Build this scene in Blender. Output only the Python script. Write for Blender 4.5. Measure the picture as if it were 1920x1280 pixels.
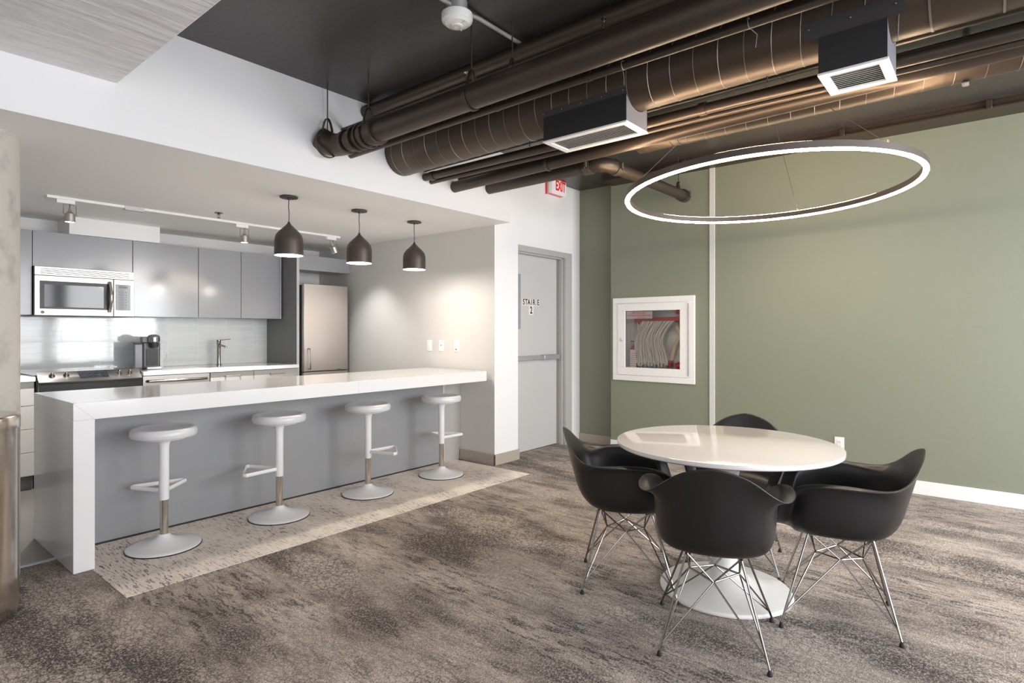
import bpy, bmesh, math, random
from mathutils import Vector, Matrix
random.seed(7)
PI = math.pi
SC = bpy.context.scene
for o in list(bpy.data.objects):
    bpy.data.objects.remove(o, do_unlink=True)

# ------------------------------------------------------------------ camera
cam_d = bpy.data.cameras.new('camera')
cam = bpy.data.objects.new('camera', cam_d)
SC.collection.objects.link(cam)
cam.location = (0, 0, 1.30)
cam.rotation_euler = (PI/2, 0, math.radians(39.63) - PI/2)
cam_d.sensor_width = 36
cam_d.lens = 1095.5/1920*36
cam_d.shift_y = -19.7/1920
cam_d.clip_start = 0.05
SC.camera = cam

# ------------------------------------------------------------------ world, daylight, exposure
def lin(c):
    c = c/255
    return c/12.92 if c <= .04045 else ((c+.055)/1.055)**2.4
def rgb(r, g, b): return (lin(r), lin(g), lin(b), 1)

W = bpy.data.worlds.new('sky'); SC.world = W; W.use_nodes = True
W.node_tree.nodes['Background'].inputs[0].default_value = (.86, .93, 1, 1)
W.node_tree.nodes['Background'].inputs[1].default_value = 1.6
SC.view_settings.view_transform = 'Standard'
SC.view_settings.look = 'None'
SC.view_settings.gamma = 1
SC.view_settings.use_curve_mapping = False
SC.view_settings.exposure = 0.25
SC.cycles.use_denoising = True
SC.cycles.max_bounces = 10
SC.cycles.diffuse_bounces = 6
SC.cycles.glossy_bounces = 4
SC.cycles.transmission_bounces = 6
SC.cycles.sample_clamp_indirect = 6
SC.cycles.caustics_reflective = False
SC.cycles.caustics_refractive = False

WINS = [(-1.45, .95), (1.15, 3.35), (3.5, 5.6)]     # daylight windows in the wall behind the camera (x range)
WZ = (.2, 2.85); WY = -2.6
DAY = [40, 95, 185]
for i, (x0, x1) in enumerate(WINS):
    l = bpy.data.lights.new('window_daylight', 'AREA'); l.shape = 'RECTANGLE'
    l.size = x1-x0; l.size_y = WZ[1]-WZ[0]
    l.energy = DAY[i]; l.color = (.955, .972, 1)
    o = bpy.data.objects.new('window_daylight', l); SC.collection.objects.link(o)
    o.location = ((x0+x1)/2, WY-.12, sum(WZ)/2)
    o.rotation_euler = Vector((0, 1, 0)).to_track_quat('-Z', 'Z').to_euler()

# ------------------------------------------------------------------ materials
def mat(name, col, rough=.5, metal=0, spec=.5, coat=0, bump=None, emis=None, aniso=0, noise=None, coat_rough=.1):
    m = bpy.data.materials.new(name); m.use_nodes = True
    nt = m.node_tree; b = nt.nodes['Principled BSDF']
    b.inputs['Base Color'].default_value = col
    b.inputs['Roughness'].default_value = rough
    b.inputs['Metallic'].default_value = metal
    b.inputs['Specular IOR Level'].default_value = spec
    b.inputs['Coat Weight'].default_value = coat
    b.inputs['Coat Roughness'].default_value = coat_rough
    b.inputs['Anisotropic'].default_value = aniso
    if emis:
        b.inputs['Emission Color'].default_value = emis[0]; b.inputs['Emission Strength'].default_value = emis[1]
    tc = None
    if bump or noise:
        tc = nt.nodes.new('ShaderNodeTexCoord')
    if bump:                                   # (scale, strength, distance[, stretch])
        mp = nt.nodes.new('ShaderNodeMapping'); nt.links.new(tc.outputs['Object'], mp.inputs[0])
        if len(bump) > 3: mp.inputs['Scale'].default_value = bump[3]
        n = nt.nodes.new('ShaderNodeTexNoise'); n.inputs['Scale'].default_value = bump[0]; n.inputs['Detail'].default_value = 4
        nt.links.new(mp.outputs[0], n.inputs['Vector'])
        bp = nt.nodes.new('ShaderNodeBump'); bp.inputs['Strength'].default_value = bump[1]; bp.inputs['Distance'].default_value = bump[2]
        nt.links.new(n.outputs[0], bp.inputs['Height']); nt.links.new(bp.outputs[0], b.inputs['Normal'])
    if noise:                                  # (scale, colour2, low, high)
        n = nt.nodes.new('ShaderNodeTexNoise'); n.inputs['Scale'].default_value = noise[0]; n.inputs['Detail'].default_value = 8
        nt.links.new(tc.outputs['Object'], n.inputs['Vector'])
        r = nt.nodes.new('ShaderNodeMapRange'); r.inputs[1].default_value = noise[2]; r.inputs[2].default_value = noise[3]
        nt.links.new(n.outputs[0], r.inputs[0])
        mx = nt.nodes.new('ShaderNodeMix'); mx.data_type = 'RGBA'
        mx.inputs[6].default_value = col; mx.inputs[7].default_value = noise[1]
        nt.links.new(r.outputs[0], mx.inputs[0]); nt.links.new(mx.outputs[2], b.inputs['Base Color'])
    return m

M = {}
M['white_paint'] = mat('white_paint', rgb(236, 236, 238), .6, bump=(60, .04, .01))
M['kitchen_white_brightened'] = mat('kitchen_white_brightened', rgb(244, 243, 242), .6, bump=(60, .04, .01))  # white raised for the kitchen: extra light put into the colour
M['soffit_white_dimmed'] = mat('soffit_white_dimmed', rgb(224, 224, 226), .6, bump=(60, .04, .01))  # same white lowered: tones down the strong daylight on the soffit face
M['grey_paint'] = mat('grey_paint', rgb(214, 213, 210), .55, bump=(60, .04, .01))
M['green_paint'] = mat('green_paint', rgb(132, 137, 120), .5, bump=(90, .05, .01))
M['white_concrete'] = mat('white_concrete', rgb(228, 228, 230), .6, bump=(3, .6, .02, (1, 6, 1)), noise=(5, rgb(214, 214, 216), .5, .75))
M['black_ceiling'] = mat('black_ceiling', rgb(58, 54, 53), .33, bump=(25, .12, .006), noise=(40, rgb(40, 38, 39), .55, .7))
M['black_duct'] = mat('black_duct', rgb(84, 73, 64), .42, .7, .6, bump=(14, .12, .01))
M['black_pipe'] = mat('black_pipe', rgb(78, 69, 62), .42, .65, .6, bump=(40, .15, .003))
M['black_box'] = mat('black_box', rgb(44, 43, 45), .55, bump=(80, .2, .002))
M['dark_grey_metal'] = mat('dark_grey_metal', rgb(120, 118, 124), .45, .2)
M['seam'] = mat('seam_metal', rgb(128, 122, 118), .4, .6)
M['coupling'] = mat('coupling_iron', rgb(84, 78, 75), .4, .6)
M['zinc'] = mat('zinc', rgb(190, 192, 196), .4, .6)
M['conduit'] = mat('conduit', rgb(170, 165, 165), .45, .3)
M['concrete'] = mat('concrete', rgb(186, 182, 177), .75, bump=(18, .35, .01), noise=(9, rgb(158, 154, 149), .5, .72))
M['quartz'] = mat('quartz', rgb(236, 235, 236), .12, coat=.3, coat_rough=.05)
M['panel_grey'] = mat('panel_grey', rgb(147, 148, 151), .38)
M['gloss_grey'] = mat('gloss_grey', rgb(158, 159, 163), .16, coat=.5, coat_rough=.12)
M['warm_grey'] = mat('warm_grey', rgb(172, 170, 167), .3)
M['dark_laminate'] = mat('dark_laminate', rgb(112, 112, 112), .45)
M['edge_light'] = mat('edge_light', rgb(196, 197, 200), .4)
M['tan_base'] = mat('tan_base', rgb(176, 166, 154), .45)
M['white_trim'] = mat('white_trim', rgb(240, 239, 238), .4)
M['pale_strip'] = mat('pale_strip', rgb(206, 208, 206), .35)
M['door_grey'] = mat('door_grey', rgb(196, 195, 195), .35, bump=(120, .04, .002))
M['frame_grey'] = mat('frame_grey', rgb(180, 178, 176), .35)
M['steel'] = mat('brushed_steel', rgb(192, 186, 181), .33, 1, bump=(8, .08, .002, (1, 1, 60)), aniso=.4)
M['steel_warm'] = mat('brushed_steel_door', rgb(184, 174, 166), .34, 1, bump=(10, .06, .002, (60, 60, 1)), aniso=.5)
M['bin_steel'] = mat('bin_steel', rgb(212, 204, 197), .2, 1, bump=(10, .05, .001, (1, 1, 50)), aniso=.5)
M['chrome'] = mat('chrome', rgb(150, 147, 145), .16, 1)
M['satin'] = mat('satin_steel', rgb(215, 208, 202), .2, 1)
M['black_glass'] = mat('black_glass', rgb(40, 43, 48), .07, 0, .5)
M['black_plastic'] = mat('black_plastic', rgb(42, 42, 43), .4)
M['shell'] = mat('black_shell', rgb(26, 26, 28), .36, 0, .6, bump=(300, .12, .001))
M['rubber'] = mat('rubber', rgb(30, 29, 29), .7)
M['stool_white'] = mat('stool_white', rgb(232, 232, 234), .22, coat=.2)
M['stool_seat'] = mat('stool_seat', rgb(214, 214, 217), .3, coat=.2)
M['table_white'] = mat('table_white', rgb(240, 234, 230), .1, coat=.3, coat_rough=.04)
M['cast_white'] = mat('cast_white', rgb(232, 229, 226), .32, bump=(60, .05, .003))
M['pendant_dark'] = mat('pendant_bronze', rgb(74, 66, 61), .42, .35)
M['pendant_in'] = mat('pendant_inner', rgb(240, 232, 215), .5)
M['red'] = mat('red_paint', rgb(178, 24, 30), .35)
M['red_sign'] = mat('red_letter', rgb(228, 40, 42), .4, emis=(rgb(255, 30, 30), .1))
M['sign_white'] = mat('sign_face', rgb(235, 232, 232), .4, emis=(rgb(255, 245, 245), .12))
M['sign_grey'] = mat('sign_case', rgb(205, 203, 205), .5)
M['plastic_white'] = mat('plastic_white', rgb(238, 238, 236), .35)
M['hose'] = mat('hose_canvas', rgb(232, 228, 220), .8, bump=(200, .2, .002))
M['cream'] = mat('cream', rgb(226, 212, 180), .6)
M['brass'] = mat('brass', rgb(190, 150, 80), .3, 1)
M['paper'] = mat('paper', rgb(236, 228, 226), .6)
M['ink_black'] = mat('ink_black', rgb(28, 28, 30), .5)
M['ink_red'] = mat('ink_red', rgb(196, 90, 92), .6)
M['tile_grey'] = mat('floor_tile', rgb(98, 94, 91), .25, bump=(30, .05, .002))
M['bulb'] = mat('bulb_glow', rgb(255, 240, 215), .5, emis=((1, .84, .62, 1), 26))
M['spot_glow'] = mat('spot_glow', rgb(255, 245, 230), .5, emis=((1, .9, .76, 1), 9))
M['ring_glow'] = mat('ring_glow', rgb(255, 246, 232), .5, emis=((1, .82, .62, 1), 60))
M['ring_up'] = mat('ring_uplight', rgb(255, 246, 232), .5, emis=((1, .72, .46, 1), 85))
M['ring_body'] = mat('ring_body', rgb(88, 80, 76), .45, .3)
M['louver_back'] = mat('louver_back', rgb(120, 116, 112), .7)
M['grille_white'] = mat('grille_white', rgb(240, 240, 240), .4)

def glass_mat():
    m = bpy.data.materials.new('clear_pane'); m.use_nodes = True; nt = m.node_tree
    for n in list(nt.nodes): nt.nodes.remove(n)
    out = nt.nodes.new('ShaderNodeOutputMaterial'); mx = nt.nodes.new('ShaderNodeMixShader')
    t = nt.nodes.new('ShaderNodeBsdfTransparent'); g = nt.nodes.new('ShaderNodeBsdfGlossy'); g.inputs['Roughness'].default_value = .03
    f = nt.nodes.new('ShaderNodeFresnel'); f.inputs[0].default_value = 1.45
    nt.links.new(f.outputs[0], mx.inputs[0]); nt.links.new(t.outputs[0], mx.inputs[1]); nt.links.new(g.outputs[0], mx.inputs[2])
    nt.links.new(mx.outputs[0], out.inputs[0]); return m
M['pane'] = glass_mat()
M['smoke_glass'] = mat('smoke_plastic', rgb(150, 152, 158), .15)

def splash_mat():
    m = bpy.data.materials.new('backsplash_tile'); m.use_nodes = True; nt = m.node_tree; b = nt.nodes['Principled BSDF']
    tc = nt.nodes.new('ShaderNodeTexCoord'); sp = nt.nodes.new('ShaderNodeSeparateXYZ'); cb = nt.nodes.new('ShaderNodeCombineXYZ')
    nt.links.new(tc.outputs['Object'], sp.inputs[0]); nt.links.new(sp.outputs[0], cb.inputs[0]); nt.links.new(sp.outputs[2], cb.inputs[1])
    br = nt.nodes.new('ShaderNodeTexBrick'); br.offset = 0; br.inputs['Scale'].default_value = 1
    br.inputs['Brick Width'].default_value = .305; br.inputs['Row Height'].default_value = .052; br.inputs['Mortar Size'].default_value = .0022
    br.inputs['Mortar Smooth'].default_value = .3
    br.inputs['Color1'].default_value = rgb(214, 217, 218); br.inputs['Color2'].default_value = rgb(206, 210, 212); br.inputs['Mortar'].default_value = rgb(236, 236, 236)
    nt.links.new(cb.outputs[0], br.inputs['Vector']); nt.links.new(br.outputs['Color'], b.inputs['Base Color'])
    n = nt.nodes.new('ShaderNodeTexNoise'); n.inputs['Scale'].default_value = 9; nt.links.new(tc.outputs['Object'], n.inputs['Vector'])
    mt = nt.nodes.new('ShaderNodeMath'); mt.operation = 'MULTIPLY_ADD'; mt.inputs[1].default_value = -1.0
    nt.links.new(br.outputs['Fac'], mt.inputs[0])
    m2 = nt.nodes.new('ShaderNodeMath'); m2.operation = 'MULTIPLY'; m2.inputs[1].default_value = .35
    nt.links.new(n.outputs[0], m2.inputs[0]); nt.links.new(m2.outputs[0], mt.inputs[2])
    bp = nt.nodes.new('ShaderNodeBump'); bp.inputs['Strength'].default_value = .5; bp.inputs['Distance'].default_value = .004
    nt.links.new(mt.outputs[0], bp.inputs['Height']); nt.links.new(bp.outputs[0], b.inputs['Normal'])
    b.inputs['Roughness'].default_value = .08; b.inputs['Coat Weight'].default_value = .5; b.inputs['Coat Roughness'].default_value = .04
    return m
M['splash'] = splash_mat()

def N(nt, t, **kw):
    n = nt.nodes.new(t)
    for k, v in kw.items(): setattr(n, k, v)
    return n
def mth(nt, op, a, b=None, c=None):
    n = nt.nodes.new('ShaderNodeMath'); n.operation = op
    for i, v in enumerate((a, b, c)):
        if v is None: continue
        if isinstance(v, (int, float)): n.inputs[i].default_value = v
        else: nt.links.new(v, n.inputs[i])
    return n.outputs[0]
def rng(nt, v, a, b, c=0., d=1.):
    n = nt.nodes.new('ShaderNodeMapRange'); n.interpolation_type = 'SMOOTHSTEP'
    nt.links.new(v, n.inputs[0])
    for i, x in enumerate((a, b, c, d)): n.inputs[i+1].default_value = x
    return n.outputs[0]
def noise(nt, vec, scale, detail=4, rough=.55, dist=0):
    n = nt.nodes.new('ShaderNodeTexNoise'); n.inputs['Scale'].default_value = scale; n.inputs['Detail'].default_value = detail
    n.inputs['Roughness'].default_value = rough; n.inputs['Distortion'].default_value = dist
    nt.links.new(vec, n.inputs['Vector']); return n
def mapping(nt, vec, sc, loc=(0, 0, 0)):
    n = nt.nodes.new('ShaderNodeMapping'); nt.links.new(vec, n.inputs[0]); n.inputs['Scale'].default_value = sc; n.inputs['Location'].default_value = loc
    return n.outputs[0]
def mixc(nt, f, a, b):
    n = nt.nodes.new('ShaderNodeMix'); n.data_type = 'RGBA'
    if isinstance(f, float): n.inputs[0].default_value = f
    else: nt.links.new(f, n.inputs[0])
    for i, v in ((6, a), (7, b)):
        if isinstance(v, tuple): n.inputs[i].default_value = v
        else: nt.links.new(v, n.inputs[i])
    return n.outputs[2]

def carpet_main():
    m = bpy.data.materials.new('carpet_distressed'); m.use_nodes = True; nt = m.node_tree; b = nt.nodes['Principled BSDF']
    tc = N(nt, 'ShaderNodeTexCoord'); P = tc.outputs['Object']
    # warp the coordinates a little
    w = noise(nt, P, 14, 4); sub = N(nt, 'ShaderNodeVectorMath', operation='SUBTRACT'); nt.links.new(w.outputs['Color'], sub.inputs[0]); sub.inputs[1].default_value = (.5, .5, .5)
    scl = N(nt, 'ShaderNodeVectorMath', operation='SCALE'); nt.links.new(sub.outputs[0], scl.inputs[0]); scl.inputs['Scale'].default_value = .06
    ad = N(nt, 'ShaderNodeVectorMath', operation='ADD'); nt.links.new(P, ad.inputs[0]); nt.links.new(scl.outputs[0], ad.inputs[1]); WP = ad.outputs[0]
    # crackle lines
    v = N(nt, 'ShaderNodeTexVoronoi', feature='DISTANCE_TO_EDGE'); v.inputs['Scale'].default_value = 30
    nt.links.new(mapping(nt, WP, (1.25, .75, 1)), v.inputs['Vector'])
    crack = rng(nt, v.outputs['Distance'], .03, .20, 1, 0)
    v2 = N(nt, 'ShaderNodeTexVoronoi', feature='DISTANCE_TO_EDGE'); v2.inputs['Scale'].default_value = 80
    nt.links.new(mapping(nt, WP, (1.2, .8, 1), (3, 1, 0)), v2.inputs['Vector'])
    crack2 = rng(nt, v2.outputs['Distance'], .03, .26, 1, 0)
    # streaks along y
    st = noise(nt, mapping(nt, WP, (30, 4.5, 1)), 1, 7, .68); streak = rng(nt, st.outputs[0], .49, .60)
    st2 = noise(nt, mapping(nt, WP, (70, 9, 1), (5, 9, 0)), 1, 6, .65); streak2 = rng(nt, st2.outputs[0], .48, .60)
    # broad zones: where cracks, where streaks, where dark
    z1 = noise(nt, mapping(nt, P, (1.6, .5, 1)), 1, 3, .5); zone = rng(nt, z1.outputs[0], .40, .58)
    z2 = noise(nt, mapping(nt, P, (4.0, 1.3, 1), (7, 3, 0)), 1, 6, .62); dark = rng(nt, z2.outputs[0], .40, .62)
    cr = mth(nt, 'MAXIMUM', mth(nt, 'MULTIPLY', crack, .8), mth(nt, 'MULTIPLY', crack2, mth(nt, 'MULTIPLY_ADD', dark, .6, .42)))
    sk = mth(nt, 'MAXIMUM', mth(nt, 'MULTIPLY', streak, .9), mth(nt, 'MULTIPLY', streak2, .75))
    a = mth(nt, 'MULTIPLY', cr, mth(nt, 'MULTIPLY_ADD', zone, -.6, 1.0))
    c_ = mth(nt, 'MULTIPLY', sk, mth(nt, 'MULTIPLY_ADD', zone, .7, .25))
    f = mth(nt, 'MAXIMUM', a, c_)
    brk = noise(nt, P, 95, 3, .65); f = mth(nt, 'MULTIPLY', f, rng(nt, brk.outputs[0], .36, .54, .25, 1))
    f = mth(nt, 'ADD', f, mth(nt, 'MULTIPLY', dark, .34))
    base = mixc(nt, rng(nt, noise(nt, P, 2.2, 4).outputs[0], .35, .65), rgb(212, 197, 184), rgb(186, 171, 159))
    col = mixc(nt, mth(nt, 'MINIMUM', f, 1.0), base, rgb(60, 48, 42))
    # tufts
    tf = noise(nt, P, 210, 2, .6); tuft = rng(nt, tf.outputs[0], .34, .66, .50, 1.34)
    hsv = N(nt, 'ShaderNodeHueSaturation'); nt.links.new(col, hsv.inputs['Color']); nt.links.new(tuft, hsv.inputs['Value'])
    nt.links.new(hsv.outputs[0], b.inputs['Base Color'])
    bp = N(nt, 'ShaderNodeBump'); bp.inputs['Strength'].default_value = .8; bp.inputs['Distance'].default_value = .004
    hh = mth(nt, 'SUBTRACT', tf.outputs[0], mth(nt, 'MULTIPLY', f, .3)); nt.links.new(hh, bp.inputs['Height']); nt.links.new(bp.outputs[0], b.inputs['Normal'])
    b.inputs['Roughness'].default_value = .95; b.inputs['Specular IOR Level'].default_value = .1
    b.inputs['Sheen Weight'].default_value = .15
    return m
def carpet_strip():
    m = bpy.data.materials.new('carpet_pale'); m.use_nodes = True; nt = m.node_tree; b = nt.nodes['Principled BSDF']
    tc = N(nt, 'ShaderNodeTexCoord'); P = tc.outputs['Object']
    s1 = noise(nt, mapping(nt, P, (95, 12, 1)), 1, 3, .6); a = rng(nt, s1.outputs[0], .525, .59)
    s2 = noise(nt, P, 120, 2, .7); brk = rng(nt, s2.outputs[0], .42, .53)
    z = noise(nt, mapping(nt, P, (3, 1.2, 1)), 1, 4, .6); zz = rng(nt, z.outputs[0], .38, .62)
    f = mth(nt, 'MULTIPLY', mth(nt, 'MULTIPLY', a, brk), mth(nt, 'MULTIPLY_ADD', zz, .7, .3))
    base = mixc(nt, zz, rgb(238, 229, 219), rgb(220, 210, 203))
    col = mixc(nt, f, base, rgb(92, 78, 74))
    tf = noise(nt, P, 260, 2, .6); hsv = N(nt, 'ShaderNodeHueSaturation'); nt.links.new(col, hsv.inputs['Color'])
    nt.links.new(rng(nt, tf.outputs[0], .3, .7, .86, 1.1), hsv.inputs['Value']); nt.links.new(hsv.outputs[0], b.inputs['Base Color'])
    bp = N(nt, 'ShaderNodeBump'); bp.inputs['Strength'].default_value = .5; bp.inputs['Distance'].default_value = .003
    nt.links.new(tf.outputs[0], bp.inputs['Height']); nt.links.new(bp.outputs[0], b.inputs['Normal'])
    b.inputs['Roughness'].default_value = .95; b.inputs['Specular IOR Level'].default_value = .1
    return m
M['carpet'] = carpet_main(); M['carpet_pale'] = carpet_strip()

# ------------------------------------------------------------------ helpers
C = SC.collection
def new(): return bmesh.new()
def box(bm, x0, x1, y0, y1, z0, z1, rot=None, piv=None):
    vs = [bm.verts.new((x, y, z)) for x in (x0, x1) for y in (y0, y1) for z in (z0, z1)]
    for f in ((0, 1, 3, 2), (4, 6, 7, 5), (0, 4, 5, 1), (2, 3, 7, 6), (0, 2, 6, 4), (1, 5, 7, 3)):
        bm.faces.new([vs[i] for i in f])
    if rot is not None:
        bmesh.ops.rotate(bm, verts=vs, cent=piv or ((x0+x1)/2, (y0+y1)/2, (z0+z1)/2), matrix=rot)
    return vs
def tube(bm, pts, r, seg=12, cap=True, closed=False):
    pts = [Vector(p) for p in pts]; n = len(pts); rings = []
    rr = r if isinstance(r, (list, tuple)) else [r]*n
    up = None
    for i, p in enumerate(pts):
        if closed: d = (pts[(i+1) % n]-pts[i-1])
        elif i == 0: d = pts[1]-p
        elif i == n-1: d = p-pts[i-1]
        else: d = (pts[i+1]-p).normalized()+(p-pts[i-1]).normalized()
        d.normalize()
        if up is None:
            up = Vector((0, 0, 1)) if abs(d.z) < .9 else Vector((1, 0, 0))
        s = d.cross(up)
        if s.length < 1e-5: s = d.orthogonal()
        s.normalize(); up = s.cross(d).normalized()
        rings.append([bm.verts.new(p+rr[i]*(math.cos(2*PI*k/seg)*s+math.sin(2*PI*k/seg)*up)) for k in range(seg)])
    for i in range(n if closed else n-1):
        a, b = rings[i], rings[(i+1) % n]
        for k in range(seg):
            bm.faces.new((a[k], a[(k+1) % seg], b[(k+1) % seg], b[k]))
    if cap and not closed:
        bm.faces.new(rings[0][::-1]); bm.faces.new(rings[-1])
def lathe(bm, prof, c=(0, 0, 0), seg=48, axis=None):
    """prof = [(r, z)...]; closes at r == 0"""
    cx, cy, cz = c; rings = []; made = []
    for r, z in prof:
        if r < 1e-6: rings.append([bm.verts.new((cx, cy, cz+z))])
        else: rings.append([bm.verts.new((cx+r*math.cos(2*PI*k/seg), cy+r*math.sin(2*PI*k/seg), cz+z)) for k in range(seg)])
    for a, b in zip(rings, rings[1:]):
        for k in range(seg):
            k2 = (k+1) % seg
            if len(a) == 1 and len(b) == 1: continue
            if len(a) == 1: bm.faces.new((a[0], b[k], b[k2]))
            elif len(b) == 1: bm.faces.new((a[k], a[k2], b[0]))
            else: bm.faces.new((a[k], a[k2], b[k2], b[k]))
    vs = [v for r_ in rings for v in r_]
    if axis is not None:
        q = Vector((0, 0, 1)).rotation_difference(Vector(axis).normalized())
        bmesh.ops.rotate(bm, verts=vs, cent=c, matrix=q.to_matrix())
    return vs
def obj(name, bm, material, parent=None, bevel=0, smooth=35, seg=2, kind=None, label=None, cat=None, group=None, recalc=True):
    if recalc: bmesh.ops.recalc_face_normals(bm, faces=bm.faces)
    me = bpy.data.meshes.new(name); bm.to_mesh(me); bm.free()
    mats = material if isinstance(material, list) else [material]
    for m_ in mats: me.materials.append(m_)
    if smooth:
        me.polygons.foreach_set('use_smooth', [True]*len(me.polygons))
        me.set_sharp_from_angle(angle=math.radians(smooth))
    o = bpy.data.objects.new(name, me); C.objects.link(o)
    if parent: o.parent = parent
    if bevel:
        b = o.modifiers.new('bevel', 'BEVEL'); b.width = bevel; b.segments = seg; b.limit_method = 'ANGLE'; b.angle_limit = math.radians(40)
        b.harden_normals = False
    tag(o, label, cat, group, kind)
    return o
def tag(o, label=None, cat=None, group=None, kind=None):
    if label: o['label'] = label
    if cat: o['category'] = cat
    if group: o['group'] = group
    if kind: o['kind'] = kind
    return o
def thing(name, label, cat, loc=(0, 0, 0), rz=0, group=None):
    o = bpy.data.objects.new(name, None); o.empty_display_size = .1; C.objects.link(o)
    o.location = loc; o.rotation_euler = (0, 0, rz)
    return tag(o, label, cat, group)
def struct(name, bm, m, label=None, **k): return obj(name, bm, m, kind='structure', label=label, **k)
def dup(root, loc, rz, label):
    r = root.copy(); C.objects.link(r); r.location = loc; r.rotation_euler = (0, 0, rz); r['label'] = label
    for ch in list(root.children):
        c_ = ch.copy(); C.objects.link(c_); c_.parent = r
        for g in ch.children:
            d = g.copy(); C.objects.link(d); d.parent = c_
    return r
def text(name, s, size, loc, rot, m, parent, depth=.0006, align='CENTER', sx=1.0, bold=.0):
    cu = bpy.data.curves.new(name, 'FONT'); cu.body = s; cu.size = size; cu.align_x = align; cu.align_y = 'CENTER'; cu.extrude = depth; cu.offset = size*bold
    t = bpy.data.objects.new('tmp', cu); C.objects.link(t)
    dg = bpy.context.evaluated_depsgraph_get(); dg.update()
    me = bpy.data.meshes.new_from_object(t.evaluated_get(dg)); me.name = name
    bpy.data.objects.remove(t, do_unlink=True)
    me.materials.clear(); me.materials.append(m)
    me.transform(Matrix.Translation(loc) @ rot.to_4x4() @ Matrix.Diagonal((sx, 1, 1, 1)))
    o = bpy.data.objects.new(name, me); C.objects.link(o); o.parent = parent
    return o
ROT_S = Matrix(((1, 0, 0), (0, 0, -1), (0, 1, 0)))        # upright, facing -y
ROT_W = Matrix(((0, 0, -1), (-1, 0, 0), (0, 1, 0)))       # upright, facing -x, reading towards -y

# ------------------------------------------------------------------ key sizes
HK = 2.325; HC = 2.955; YS = 3.535
XG = 5.66; XK = 4.24; YB = 6.76
XL = -1.7

# ================================================================== SETTING
bm = new(); box(bm, XL, XG+.3, WY, 4.14, -.1, 0); struct('floor', bm, M['carpet'], 'grey brown distressed carpet floor', smooth=0)
bm = new(); box(bm, .993, 4.19, 3.263, 4.20, -.02, .003); struct('floor_pale', bm, M['carpet_pale'], 'pale carpet band in front of the breakfast bar', smooth=0)
bm = new(); box(bm, XL, XK, 4.14, YB, -.1, .001)
struct('floor_kitchen', bm, M['tile_grey'], 'grey tile floor inside the kitchen', smooth=0)
bm = new(); box(bm, XL, .92, 4.118, 4.142, 0, .007); struct('trim_1', bm, M['zinc'], 'thin metal strip where carpet meets tile')

# green wall with the opening of the hose cabinet
CY0, CY1, CZ0, CZ1 = 2.38, 3.165, .85, 1.585
bm = new()
box(bm, XG, XG+.3, WY-.1, CY0, 0, HC); box(bm, XG, XG+.3, CY1, 3.27, 0, HC)
box(bm, XG, XG+.3, CY0, CY1, 0, CZ0); box(bm, XG, XG+.3, CY0, CY1, CZ1, HC)
struct('wall_right', bm, M['green_paint'], 'sage green wall', smooth=0)
bm = new(); box(bm, 5.83, 6.0, 3.27, 4.0, 0, HC+.1); struct('wall_niche', bm, M['green_paint'], 'darker green wall set back beside the door', smooth=0)
# door wall
YD = 3.79
bm = new()
box(bm, 5.60, 5.83, YD, YD+.16, 0, HC); box(bm, 4.60, 5.60, YD, YD+.16, 2.16, HC); box(bm, 4.60, 4.66, YD, YD+.16, 0, 2.16)
struct('wall_stair', bm, M['white_paint'], 'white wall around the stair door', smooth=0)
# kitchen side wall, white end face
bm = new(); box(bm, XK, 4.60, 3.73, YB+.1, 0, HC)
o = struct('wall_kitchen_side', bm, [M['grey_paint'], M['white_paint']], 'light grey kitchen side wall with a white end', smooth=0)
for p in o.data.polygons:
    if p.normal.y < -.9: p.material_index = 1
bm = new(); box(bm, XL, XK, YB, YB+.12, 0, HC); struct('wall_kitchen_back', bm, M['kitchen_white_brightened'], 'white wall behind the kitchen cabinets', smooth=0)  # brightened white stands in for more kitchen light
bm = new(); box(bm, XL-.12, XL, WY-.12, YB+.12, 0, HC); struct('wall_left', bm, M['white_paint'], smooth=0)
# window wall behind the camera
bm = new()
xs = [XL] + [v for w in WINS for v in w] + [XG+.3]
for i in range(0, len(xs), 2): box(bm, xs[i], xs[i+1], WY-.1, WY, 0, HC)
for x0, x1 in WINS: box(bm, x0, x1, WY-.1, WY, 0, WZ[0]); box(bm, x0, x1, WY-.1, WY, WZ[1], HC)
struct('wall_rear', bm, M['white_paint'], smooth=0)
for i, (x0, x1) in enumerate(WINS):
    bm = new()
    for a, b_ in ((x0, x0+.05), (x1-.05, x1), ((x0+x1)/2-.03, (x0+x1)/2+.03)): box(bm, a, b_, WY-.07, WY-.02, WZ[0], WZ[1])
    for z in (WZ[0], WZ[1]-.05, 1.05): box(bm, x0+.05, x1-.05, WY-.065, WY-.025, z, z+.05)
    struct('window_%d' % (i+1), bm, M['white_trim'], smooth=0)
# ceilings
bm = new(); box(bm, XL, XG+.4, WY-.1, YS+.3, HC, HC+.15); box(bm, XK, XG+.4, YS+.3, 4.1, HC, HC+.15)
struct('ceiling', bm, M['black_ceiling'], 'black painted ceiling', smooth=0)
bm = new(); box(bm, XL, XK+.008, YS, YB, HK, HC); o = struct('ceiling_kitchen', bm, [M['kitchen_white_brightened'], M['soffit_white_dimmed']], 'white dropped ceiling over the kitchen', smooth=0)
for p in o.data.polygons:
    if p.normal.y < -.9: p.material_index = 1  # front gets the dimmed white, underside the brightened one, to even out the light
bm = new(); box(bm, XL, 1.035, WY, YS, 2.592, HC)
struct('ceiling_beam', bm, M['white_concrete'], 'white painted concrete beam', smooth=0, bevel=.004)
bm = new(); box(bm, 1.50, 2.235, 6.385, YB, 2.17, HK); struct('trim_2', bm, M['kitchen_white_brightened'], 'white boxed duct above the wall cabinets', smooth=0)  # same brightened white, lifting the kitchen light by colour
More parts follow.
